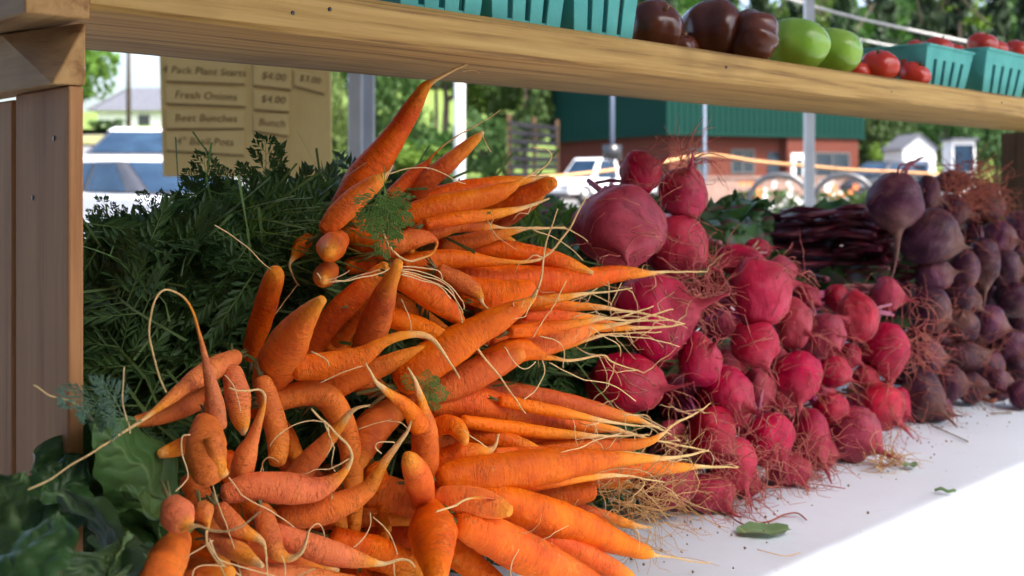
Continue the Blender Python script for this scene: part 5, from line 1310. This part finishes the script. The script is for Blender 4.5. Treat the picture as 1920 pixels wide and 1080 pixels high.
# ------------------------------------------------------------------ leaves
def frond_arr(g, npair=8, nl=9, curl=.3, lw=.017, ll=.115):
    v, f, ve = [], [], []
    def leaflet(o, d, nrm, L, W):
        s_ = d.cross(nrm).normalized() * W; b = len(v)
        v.extend([o, o + d * L * .45 + s_ + nrm * W * .4, o + d * L, o + d * L * .45 - s_ + nrm * W * .4]); f.append((b, b + 1, b + 2, b + 3)); ve.extend([.3, 0, 0, 0])
    def stem(a, b2, w_):
        d = (b2 - a).normalized(); s_ = d.cross(Vector((0, 0, 1))).normalized() * w_; b = len(v)
        v.extend([a - s_, a + s_, b2 + s_ * .6, b2 - s_ * .6]); f.append((b, b + 1, b + 2, b + 3)); ve.extend([1] * 4)
    Z = Vector((0, 0, 1)); pt = Vector((-.35, 0, 0)); prev = pt
    def ax(t): return Vector((t, 0.06 * math.sin(t * 3 + g_), -curl * t * t))
    g_ = g.uniform(0, 6)
    stem(Vector((-.35, 0, .0)), ax(0), .010)
    for i in range(10): stem(ax(i / 10), ax((i + 1) / 10), .012 * (1 - i / 12))
    for i in range(npair):
        t = .12 + .80 * i / (npair - 1)
        PL = .46 * (1 - t) ** .75 + .06
        for sd in (-1, 1):
            o = ax(t + .02 * sd)
            an = math.radians(g.uniform(42, 58)); d = Vector((math.cos(an), sd * math.sin(an), g.uniform(-.25, .2))).normalized()
            stem(o, o + d * PL * .9, .005)
            m = max(3, int(nl * (PL / .5) ** .6))
            for k in range(m):
                tt = .22 + .78 * k / (m - 1)
                for s2 in (-1, 1):
                    a2 = s2 * math.radians(g.uniform(28, 48)) * (1.15 - tt * .6)
                    d2 = (Matrix.Rotation(a2, 3, 'Z') @ d + Vector((0, 0, g.uniform(-.3, .25)))).normalized()
                    leaflet(o + d * PL * tt, d2, Z, (ll * (1.15 - .5 * tt) + .02) * g.uniform(.8, 1.2) * (.6 + PL), lw)
            leaflet(o + d * PL * .9, d, Z, .10, lw)
    for k in (-.4, 0, .4): leaflet(ax(.97), Vector((math.cos(k), math.sin(k), -.3)).normalized(), Z, .10, .02)
    return np.array([tuple(q) for q in v]), f, np.array(ve, float)
FR = [frond_arr(random.Random(i)) for i in range(6)]
FRB = [frond_arr(random.Random(30 + i), 6, 6, .12, .023, .185) for i in range(6)]

def frame_to(base, tip, facing):
    x = (tip - base); L = x.length; x.normalize()
    z = (facing - x * facing.dot(x)).normalized(); y = z.cross(x)
    return Matrix((x, y, z)).transposed(), L

class Fol:
    def __init__(s): s.v, s.f, s.a, s.n = [], [], [], 0
    def add(s, k, base, tip, facing, sy=1.0, FR=FR):
        R3, L = frame_to(base, tip, facing)
        v, f, a = FR[k % 6]
        m = np.array(R3)
        s.v.append((v * np.array([L, L * sy, L])) @ m.T + np.array(base)); s.f += [tuple(i + s.n for i in q) for q in f]; s.a.append(a); s.n += len(v)
    def build(s, name, mat, parent=None):
        return link(name, mesh(name, np.concatenate(s.v), s.f, mat, False, {'vein': ('FLOAT', np.concatenate(s.a))}), parent)
g = random.Random(21)
def top_y(x):
    return float(np.interp(x, [140, 200, 260, 320, 370, 430, 490, 540, 600, 660, 760, 900, 1000, 1100], [485, 475, 462, 440, 398, 392, 378, 380, 372, 376, 390, 395, 400, 410]))
F1, F2 = Fol(), Fol()
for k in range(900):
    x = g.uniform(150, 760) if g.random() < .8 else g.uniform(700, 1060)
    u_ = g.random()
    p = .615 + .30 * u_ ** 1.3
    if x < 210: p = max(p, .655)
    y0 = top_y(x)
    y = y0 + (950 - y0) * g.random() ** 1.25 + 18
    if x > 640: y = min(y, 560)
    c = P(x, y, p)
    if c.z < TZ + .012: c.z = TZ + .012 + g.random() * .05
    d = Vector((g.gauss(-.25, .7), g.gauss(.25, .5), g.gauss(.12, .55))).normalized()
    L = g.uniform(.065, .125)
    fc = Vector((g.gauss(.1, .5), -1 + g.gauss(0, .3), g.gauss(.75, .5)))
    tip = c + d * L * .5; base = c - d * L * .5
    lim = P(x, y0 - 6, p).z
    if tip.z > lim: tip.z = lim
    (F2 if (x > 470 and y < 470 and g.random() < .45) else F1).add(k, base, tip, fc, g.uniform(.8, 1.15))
for k in range(260):                      # low greens between the two carrot bundles
    x = g.uniform(600, 1120); y = g.uniform(620, 1070); p = g.uniform(.585, .70)
    c = P(x, y, p)
    if c.z < TZ + .012: c.z = TZ + .012 + g.random() * .03
    dv = Vector((g.gauss(0, .7), g.gauss(.1, .5), g.gauss(.1, .4))).normalized() * g.uniform(.04, .06)
    F1.add(k, c - dv, c + dv, Vector((g.gauss(.1, .5), -1, g.gauss(.6, .5))))
for k in range(60):                       # long stems arching back from the crowns
    x = g.uniform(470, 640); y = g.uniform(370, 470)
    a = P(x + g.uniform(0, 60), y + g.uniform(0, 30), .60); b2 = P(x - g.uniform(90, 170), y - g.uniform(-30, 60), .70)
    b2.z = min(b2.z, P(x - 120, top_y(max(150, x - 120)), .70).z)
    F2.add(k, a, b2, Vector((g.gauss(0, .4), -1, .8)), .55)
tg = tag(empty("carrot_greens", P(400, 700, .75)), "dark feathery carrot tops massed behind the carrots", "carrot tops", kind="stuff")
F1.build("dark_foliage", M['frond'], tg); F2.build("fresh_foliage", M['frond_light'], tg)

def sprig(label, mat, items, p, fac=(0, -1, .35)):
    fo = Fol()
    for i, (bx, by, tx, ty, sy) in enumerate(items):
        fo.add(i + int(bx), P(bx, by, p), P(tx, ty, p - .01), Vector(fac) + Vector((.2 * math.sin(i * 7), 0, .2 * math.cos(i * 5))), sy, FRB)
    tag(fo.build("carrot_frond", mat), label, "carrot leaf", "single carrot fronds")
sprig("tall carrot frond standing up in front of the price board", M['frond'], [(490, 372, 491, 262, 1.0), (470, 375, 455, 312, .9), (515, 375, 535, 318, .9)], .655)
sprig("broad carrot frond standing at the lower left of the price board", M['frond'], [(382, 375, 376, 292, 1.1), (365, 380, 352, 322, .9), (400, 378, 424, 318, .9)], .665)
sprig("carrot frond silhouetted against the white sedan door", M['frond'], [(262, 440, 300, 362, .7), (300, 432, 268, 366, .7)], .68)
sprig("carrot frond reaching towards the wooden upright top", M['frond'], [(225, 450, 190, 378, .8), (190, 450, 170, 400, .8), (215, 440, 232, 392, .7)], .69)
sprig("fresh light green carrot sprig lying over the upper bundle", M['frond_light'], [(718, 352, 690, 425, .9), (720, 352, 716, 470, .7), (722, 352, 745, 440, .8), (722, 352, 768, 418, .8), (722, 356, 778, 366, .3)], .485, (0, -1, .6))
sprig("small green carrot sprig caught behind the forked carrot", M['frond_light'], [(780, 705, 822, 715, .9), (785, 715, 838, 742, .9), (790, 725, 820, 765, .8), (770, 700, 770, 725, .9)], .495)
sprig("grey green carrot frond overlapping the wooden upright", M['frond_blue'], [(232, 778, 128, 738, 1.0), (240, 785, 160, 775, .8), (225, 770, 190, 720, .8)], .485, (0, -1, .8))

def leaf_mesh(ctrl, wpx, face, fold=.25, ruf=.02, nl=30, nw=20, mat=None, seed=0.0, shape='oval', roll=0.0, nveins=7):
    # ctrl: (x, y, p) from stalk to tip; a curved blade with a midrib and side veins
    pts = [P(*q) for q in ctrl]; d = pts[len(pts) // 2].y
    W = wpx / 2 * d / F
    c = catmull([tuple(q) for q in pts], 12); n = len(c)
    idx = np.linspace(0, n - 1, nl + 1)
    cc = [Vector([np.interp(i, range(n), c[:, k]) for k in range(3)]) for i in idx]
    v, f, a = [], [], []
    fc = Vector(face).normalized()
    for i in range(nl + 1):
        t = i / nl
        tg_ = (cc[min(i + 1, nl)] - cc[max(i - 1, 0)]).normalized()
        sd = tg_.cross(fc).normalized(); up = sd.cross(tg_)
        if shape == 'oval': wd = math.sin(math.pi * (0.04 + .96 * t) ** .75) ** .8 if t < 1 else 0
        else: wd = (math.sin(math.pi * t ** .6) ** .7) if 0 < t < 1 else 0
        for j in range(nw + 1):
            u = 2 * j / nw - 1
            x = u * wd * W
            h = fold * W * wd * (abs(u) ** 1.12) - roll * W * wd * u * u * abs(u)
            h += ruf * (abs(u) ** 2) * (math.sin(t * 17 + seed + u * 2) + .6 * math.sin(t * 31 + seed * 2)) * .5
            h += .0030 * noise.noise(Vector((t * 3 + seed, u * 2, seed))) + .0007 * (abs(math.sin((t - .34 * abs(u)) * nveins * math.pi)) - .5) * (1 - .5 * abs(u))
            q = cc[i] + sd * (x + .006 * wd * noise.noise(Vector((t * 6, seed, u)))) + up * h
            v.append(q)
            vv = math.exp(-(u * wd / .030) ** 2)
            ph = (t - .42 * abs(u) ** 1.1 * .8) * nveins
            vv = max(vv, .6 * math.exp(-((ph - round(ph)) / .055) ** 2) * (1 - abs(u) * .6))
            a.append(vv)
    for i in range(nl):
        for j in range(nw):
            k = i * (nw + 1) + j
            f.append((k, k + 1, k + nw + 2, k + nw + 1))
    return mesh("leaf", v, f, mat, True, {'vein': ('FLOAT', a)})

cb = tag(empty("collard_bunch", P(180, 1060, .44)), "bunch of broad dark green collard leaves in the lower left corner", "leafy greens")
def cl(ctrl, w_, face=(0, -1, .5), m='collard', **k):
    nl = k.pop('nl', 80); nw = k.pop('nw', 56)
    return link("leaf", leaf_mesh(ctrl, w_, face, mat=M[m], nl=nl, nw=nw, **k), cb)
cl([(318, 958, .510), (280, 900, .50), (225, 840, .485), (172, 795, .47)], 158, (.25, -1, .75), 'collard_light', fold=-.42, ruf=.002, seed=1.0)
cl([(300, 960, .53), (200, 900, .52), (120, 870, .51), (60, 880, .50)], 165, (-.1, -1, .3), fold=.2, ruf=.004, seed=2.0)
cl([(300, 1010, .52), (235, 965, .50), (160, 935, .485), (80, 925, .47)], 150, (0, -.8, 1.0), fold=-.3, ruf=.005, seed=3.0)
cl([(225, 1090, .47), (200, 1020, .46), (160, 965, .455), (105, 920, .455)], 130, (-.5, -1, .5), fold=-.25, ruf=.004, seed=4.0)
cl([(-20, 1140, .41), (30, 1060, .41), (80, 1005, .415), (112, 962, .42)], 180, (-.3, -1, .4), fold=-.18, ruf=.002, seed=5.0)
cl([(-60, 1050, .42), (-25, 985, .415), (15, 928, .41), (42, 886, .405)], 120, (.5, -1, .6), 'collard_light', fold=.2, ruf=.003, seed=6.0)
cl([(300, 1020, .50), (278, 975, .485), (255, 940, .475), (222, 915, .47)], 62, (-.6, -.8, .5), 'collard_light', fold=-.7, ruf=.003, seed=7.0)
cl([(262, 1110, .47), (220, 1085, .46), (180, 1072, .45), (110, 1060, .445)], 130, (0, -1, .5), fold=.2, ruf=.004, seed=8.0)
cl([(190, 1110, .435), (208, 1062, .435), (230, 1028, .438), (248, 1000, .442)], 34, (-.6, -1, .2), 'collard_light', fold=.9, ruf=.001, seed=9.0)
cl([(290, 1060, .52), (260, 1020, .51), (225, 1000, .50), (170, 1000, .49)], 140, (0, -1, .2), fold=.1, ruf=.004, seed=10.0)
cl([(60, 1140, .40), (130, 1110, .41), (190, 1095, .42), (245, 1065, .43)], 90, (.2, -1, .6), fold=-.3, ruf=.004, seed=11.0)
cl([(60, 1010, .48), (100, 940, .485), (130, 890, .49), (150, 850, .49)], 130, (0, -1, .2), fold=.1, ruf=.003, seed=12.0)

bg_ = tag(empty("beet_greens", SP(.85, .78, TZ)), "beet leaves and dark red stalks laid out behind the beets", "leafy greens")
g = random.Random(77)
lm = []
for k in range(150):
    x = g.uniform(930, 1660) if k < 110 else g.uniform(1280, 2000)
    ytop = (372 if 1330 < x < 1650 else 380) + g.uniform(-4, 30)
    y = g.uniform(ytop, 600); p = g.uniform(.63, .92) if x < 1420 or x > 1690 else g.uniform(.78, 1.0)
    L = g.uniform(70, 130); an = g.uniform(-.5, .5) + math.pi * (g.random() < .6)
    dx, dy = math.cos(an) * L / 2, math.sin(an) * L / 4
    y = ytop + (y - ytop) * (.35 + .65 * g.random()); y = max(y, ytop + abs(dy) + 12)
    lf = leaf_mesh([(x - dx, y + dy, p), (x, y - 6, p + g.uniform(-.03, .03)), (x + dx, y - dy, p + .03)], g.uniform(45, 80), (g.gauss(0, .4), -1, g.uniform(.3, 1.6)), fold=g.uniform(-.4, .4), ruf=.012, nl=14, nw=10, mat=M['beet_leaf'], seed=k * 1.3)
    link("leaf", lf, bg_)
def stalk(pts, r, mat):
    c = catmull([tuple(P(*q)) for q in pts], 6)
    mb = MB().tube([Vector(q) for q in c], [r * (1 - .3 * i / len(c)) for i in range(len(c))], 8)
    link("stalk", mesh("stalk", mb.v, mb.f, mat), bg_)
for k in range(60):                       # dark red stalks running back from the topmost dark beets
    y0 = g.uniform(392, 500); y1 = y0 + g.gauss(8, 22); y1 = max(392, y1)
    stalk([(g.uniform(1640, 1690), y0, g.uniform(.60, .66)), (1590 + g.gauss(0, 12), (y0 * .6 + y1 * .4) + g.gauss(-3, 6), g.uniform(.65, .70)), (1510 + g.gauss(0, 14), y1 * .8 + y0 * .2 + g.gauss(0, 8), g.uniform(.69, .76)), (g.uniform(1370, 1470), max(390, y1 + g.gauss(4, 12)), g.uniform(.76, .86))], g.uniform(.0026, .0046), M['stalk_red'])
for k in range(16):                       # purple and olive stalks behind the small bright beet
    stalk([(1650 + g.uniform(-8, 8), 548 + g.uniform(-14, 14), .565), (1580, 553 + g.uniform(-16, 10), .60), (g.uniform(1490, 1530), 560 + g.uniform(-10, 26), .62)], g.uniform(.0018, .003), M['stalk_pink'])
for k in range(30):
    y0 = g.uniform(400, 640)
    stalk([(g.uniform(1190, 1330), y0, .62), (g.uniform(1120, 1260), y0 - g.uniform(-10, 20), .70), (g.uniform(1010, 1150), max(395, y0 - g.uniform(-20, 50)), .80)], g.uniform(.002, .0038), M['stalk_pink'] if k % 3 else M['stalk_red'])
for k in range(150):                      # leaves packed down to the cloth behind the roots
    x = g.uniform(900, 1900); y = g.uniform(430, 940); p = g.uniform(.61, .72)
    if 1440 < x < 1700 and y < 520: p = .80
    if P(x, y, p).z < TZ + .02: continue
    L = g.uniform(70, 130); an = g.uniform(-1.2, 1.2) + math.pi * (g.random() < .6)
    dx, dy = math.cos(an) * L / 2, math.sin(an) * L / 3
    lf = leaf_mesh([(x - dx, y + dy, p), (x, y - 6, p + .02), (x + dx, y - dy, p + .01)], g.uniform(50, 90), (g.gauss(0, .4), -1, g.uniform(-.2, .9)), fold=g.uniform(-.3, .3), ruf=.008, nl=10, nw=8, mat=M['beet_leaf'], seed=k * 1.7)
    link("leaf", lf, bg_)
for k in range(46):
    x = g.uniform(1600, 1740); y = g.uniform(430, 600); p = g.uniform(.64, .70)
    if k >= 24: x = g.uniform(1150, 1330); y = g.uniform(700, 850); p = g.uniform(.595, .615)
    if P(x, y, p).z < TZ + .025: continue
    lf = leaf_mesh([(x - 50, y + 10, p), (x, y - 6, p + .02), (x + 50, y - 10, p + .01)], g.uniform(50, 90), (g.gauss(0, .4), -1, g.uniform(-.2, .6)), fold=g.uniform(-.3, .3), ruf=.008, nl=10, nw=8, mat=M['beet_leaf'], seed=k * 2.7)
    link("leaf", lf, bg_)
for k in range(70):
    x = g.uniform(1000, 1850); y = g.uniform(450, 900)
    if P(x, y, .66).z < TZ + .03: continue
    stalk([(x + 40, y, .60), (x - 20, y - g.uniform(-10, 15), .66), (x - 110, y - g.uniform(-20, 40), .72)], g.uniform(.0025, .0042), M['stalk_pink'] if k % 4 == 0 else M['stalk_red'])
for k in range(14):                       # twisted crown stalks on the topmost dark beet
    x0, y0 = 1690 + g.uniform(-8, 10), 328 + g.uniform(-4, 6)
    if k < 6: stalk([(x0, y0, .575), (x0 + g.uniform(2, 12), y0 - g.uniform(14, 26), .575), (x0 + g.uniform(15, 45), y0 - g.uniform(20, 36), .58)], .0016, M['stalk_red'])

# leaf scraps and bits on the cloth
def flat_leaf(name, label, x, y, L, wd, ang):
    c = P(x, y, .5); lim = (CZ - TZ - .003) * F / (y - HY); c = PD(x, y, lim)
    v, f, a = [], [], []
    for i in range(13):
        t = i / 12; ww = math.sin(math.pi * (.05 + .9 * t)) ** .6 * wd * (1 + .12 * math.sin(i * 2.1))
        for j in range(7):
            u = j / 3 - 1
            lx, ly = (t - .5) * L, u * ww
            v.append(Vector((c.x + lx * math.cos(ang) - ly * math.sin(ang), c.y + lx * math.sin(ang) + ly * math.cos(ang), TZ + .002 + .0025 * u * u + .002 * math.sin(t * 5) ** 2))); a.append(math.exp(-(u / .12) ** 2) * .8)
    for i in range(12):
        for j in range(6):
            k = i * 7 + j; f.append((k, k + 1, k + 8, k + 7))
    tag(link(name, mesh(name, v, f, M['scrap_leaf'], True, {'vein': ('FLOAT', a)})), label, "leaf")
flat_leaf("leaf_scrap", "torn green leaf lying on the cloth before the beets", 1432, 996, .043, .014, .05)
flat_leaf("leaf_scrap", "tiny leaf tip on the cloth beside the pale root tangle", 1708, 874, .016, .006, .2)
flat_leaf("leaf_scrap", "flake of leaf on the cloth near the sunlit edge", 1772, 922, .018, .0025, -.5)
def bit(label, pts, r, mat, name="stray_root"):
    q = []
    for x, y in pts:
        d = (CZ - TZ - .003) * F / (y - HY); q.append(tuple(PD(x, y, d)))
    c = catmull(q, 6)
    tag(MB().tube([Vector(k) for k in c], r, 5).build(name, mat, None, True), label, "root bit", "loose bits on the cloth")
bit("dark reddish root curving up to the torn leaf", [(1350, 948), (1375, 972), (1400, 984), (1440, 978), (1470, 965), (1495, 962), (1512, 975)], .0007, M['hair_red'])
bit("thin dark sprig lying right of the dark beet corner", [(1745, 797), (1780, 812), (1815, 828)], .0008, M['soil_bit'])
bit("short black twig lying on the cloth by the picture edge", [(1858, 775), (1896, 774)], .0009, M['soil_bit'])
bit("pinkish thread of root reaching over the cloth", [(1480, 905), (1530, 908), (1585, 916)], .0005, M['hair_pink'])
bit("faint pale hair lying below the torn leaf", [(1420, 1030), (1470, 1042), (1500, 1036)], .0004, M['rootlet'])
bit("brownish root shred on the cloth under the dark beets", [(1838, 745), (1858, 752), (1872, 746)], .0022, M['hair_red'])

mb = MB()
for k in range(170):
    s_ = g.uniform(.55, 1.5); p_ = .50 - abs(g.gauss(0, .045)) + .02; r_ = g.uniform(.0004, .0013); o_ = SP(s_, p_, TZ + .002)
    mb.tube([o_, o_ + Vector((r_ * g.uniform(-1, 1), r_, r_ * .9))], [r_, r_ * .6], 5)
tag(mb.build("soil_crumbs", M['soil_bit'], None), "scattered soil crumbs on the cloth before the beets", "soil", kind="stuff")

# ------------------------------------------------------------------ things on the shelf
def basket(label, s_, p_, a0, a1, b0, b1, h, ns, nb):
    t = tag(empty("berry_basket", SP(s_, p_, ST), math.atan2(U[1], U[0])), label, "basket", "teal pulp baskets on the shelf")
    th = .0022
    def side(k):
        cs0 = [(-a0, -b0), (a0, -b0), (a0, b0), (-a0, b0)]; cs1 = [(-a1, -b1), (a1, -b1), (a1, b1), (-a1, b1)]
        return [Vector((*cs0[k], .001)), Vector((*cs0[(k + 1) % 4], .001)), Vector((*cs1[(k + 1) % 4], h)), Vector((*cs1[k], h))]
    MB().box(-a0 + .0005, a0 - .0005, -b0 + .0005, b0 - .0005, .0008, .003).build("base", M['teal'], t)
    for k in range(4):
        a, b2, c2, d2 = side(k); n = (b2 - a).cross(d2 - a).normalized() * th
        def pt(u, v): return a.lerp(b2, u).lerp(d2.lerp(c2, u), v)
        m = ns if k % 2 == 0 else nb
        MB().prism([pt(0, .68), pt(1, .68), pt(1, 1), pt(0, 1)], -n).build("rim_band", M['teal'], t, bevel=.0006)
        for i in range(m):
            g0, g1 = i / m + (.035 if i else 0), (i + 1) / m - (.035 if i < m - 1 else 0)
            MB().prism([pt(g0, .0), pt(g1, .0), pt(g1, .70), pt(g0, .70)], -n * .9).build("slat", M['teal'], t, bevel=.0006)
        MB().prism([pt(0, .985) + n * .9, pt(1, .985) + n * .9, pt(1, 1.05) + n * .9, pt(0, 1.05) + n * .9], -n * 1.9).build("lip", M['teal'], t, bevel=.0006)
    return t
for sc, lab in ((.428, "teal pulp basket farthest along the shelf towards the upright"), (.507, "middle of the three teal baskets over the carrots"), (.590, "teal basket next to the dark tomatoes")):
    basket(lab, sc, .545, .034, .040, .036, .042, .062, 4, 4)
basket("teal basket of red tomatoes beside the loose reds", 1.225, .566, .058, .066, .050, .058, .046, 5, 4)
basket("teal basket of red tomatoes at the picture edge", 1.405, .566, .066, .076, .050, .060, .056, 5, 4)

def tomato(mat, label, x, rpx, p, flat=.82, ribs=0, amp=.0, tilt=(0, 0, 1), z=None, group="tomatoes on the shelf", stemc='stem_green', ypx=None):
    c = P(x, HY, p); r = rpx * 1.15 * c.y / F
    c.z = (ST + r * flat * .96) if z is None else z
    q = Vector(tilt).normalized().to_track_quat('Z', 'Y')
    v, f = [], []; nu, nv = 36, 18; sd = x * .13
    for i in range(nv + 1):
        th = math.pi * i / nv
        for k in range(nu):
            a = 2 * math.pi * k / nu
            rr = math.sin(th) * (1 + .55 * amp * (math.sin(th) ** .5) * (math.cos(ribs * a + .7 * math.sin(a * 2 + sd)) * .6 + .4 * math.cos((ribs - 2) * a + sd)) if ribs else 1) + 0
            h = math.cos(th) * flat - .16 * math.exp(-(math.sin(th) / .28) ** 2) * (1 if th < 1.57 else -.5)
            d = Vector((math.cos(a) * rr, math.sin(a) * rr, h))
            d *= 1 + .06 * noise.noise(d * 1.4 + Vector((sd, 0, 0)))
            v.append(c + (q @ d) * r)
    for i in range(nv):
        for k in range(nu):
            k2 = (k + 1) % nu
            f.append((i * nu + k, (i + 1) * nu + k, (i + 1) * nu + k2, i * nu + k2))
    o = tag(link("tomato", mesh("tomato", v, f, mat)), label, "tomato", group)
    mb = MB(); top = c + (q @ Vector((0, 0, flat * .80))) * r
    mb.tube([top, top + (q @ Vector((.05, 0, .22))) * r], [r * .09, r * .07], 7)
    link("stem", mesh("stem", mb.v, mb.f, M[stemc]), o)
    return o
tomato(M['tom_dark'], "dark brown tomato touching the teal basket", 1228, 46, .55, .98, 5, .14, (.3, -.6, .6), stemc='tan_tomato')
tomato(M['tom_dark'], "small shaded dark tomato behind the ribbed ones", 1276, 30, .575, .85, 7, .10, (.2, -.5, .8), stemc='tan_tomato')
tomato(M['tom_dark'], "tallest dark ribbed tomato on the shelf", 1338, 56, .565, .98, 6, .15, (.1, .4, .9), stemc='tan_tomato')
tomato(M['tom_dark'], "ribbed dark tomato with tan stripes next to the green ones", 1408, 47, .532, .92, 8, .13, (-.75, -.4, .3), stemc='tan_tomato')
tomato(M['tom_green'], "larger green tomato beside the dark ribbed one", 1494, 51, .535, .88, 6, .10, (.1, -.1, 1))
tomato(M['tom_green'], "smaller green tomato beside the loose reds", 1567, 41, .53, .98, 6, .06, (.2, -.2, 1))
tomato(M['tom_red'], "low red tomato behind the front of the loose reds", 1608, 22, .545, .8, 0, 0, (.3, -.3, .9))
tomato(M['tom_red'], "larger loose red tomato on the shelf edge", 1648, 31, .53, .85, 5, .12, (-.2, -.3, .9))
tomato(M['tom_red'], "loose red tomato next to the teal basket", 1698, 28, .545, .92, 6, .15, (.2, -.4, .8))
tomato(M['tom_red'], "flattish red tomato at the very edge before the basket", 1716, 25, .522, .75, 6, .15, (.3, -.4, .8))
for i, (x, yy, rp, p, lab) in enumerate([(1720, 94, 20, .575, "red tomato at the corner of the first teal basket"), (1760, 92, 24, .57, "red tomato heaped in the middle of the first teal basket"), (1842, 84, 24, .575, "topmost red tomato in the basket at the picture edge"),
                                (1868, 92, 18, .565, "small red tomato in front of the topmost basket one"), (1908, 96, 22, .565, "red tomato at the far corner of the last basket"), (1790, 98, 18, .585, "red tomato at the back of the first teal basket")]):
    tomato(M['tom_red'], lab, x, rp, p, .85, 5, .1, (.2, -.3, .9), z=P(x, yy, p).z, group="red tomatoes in the baskets")
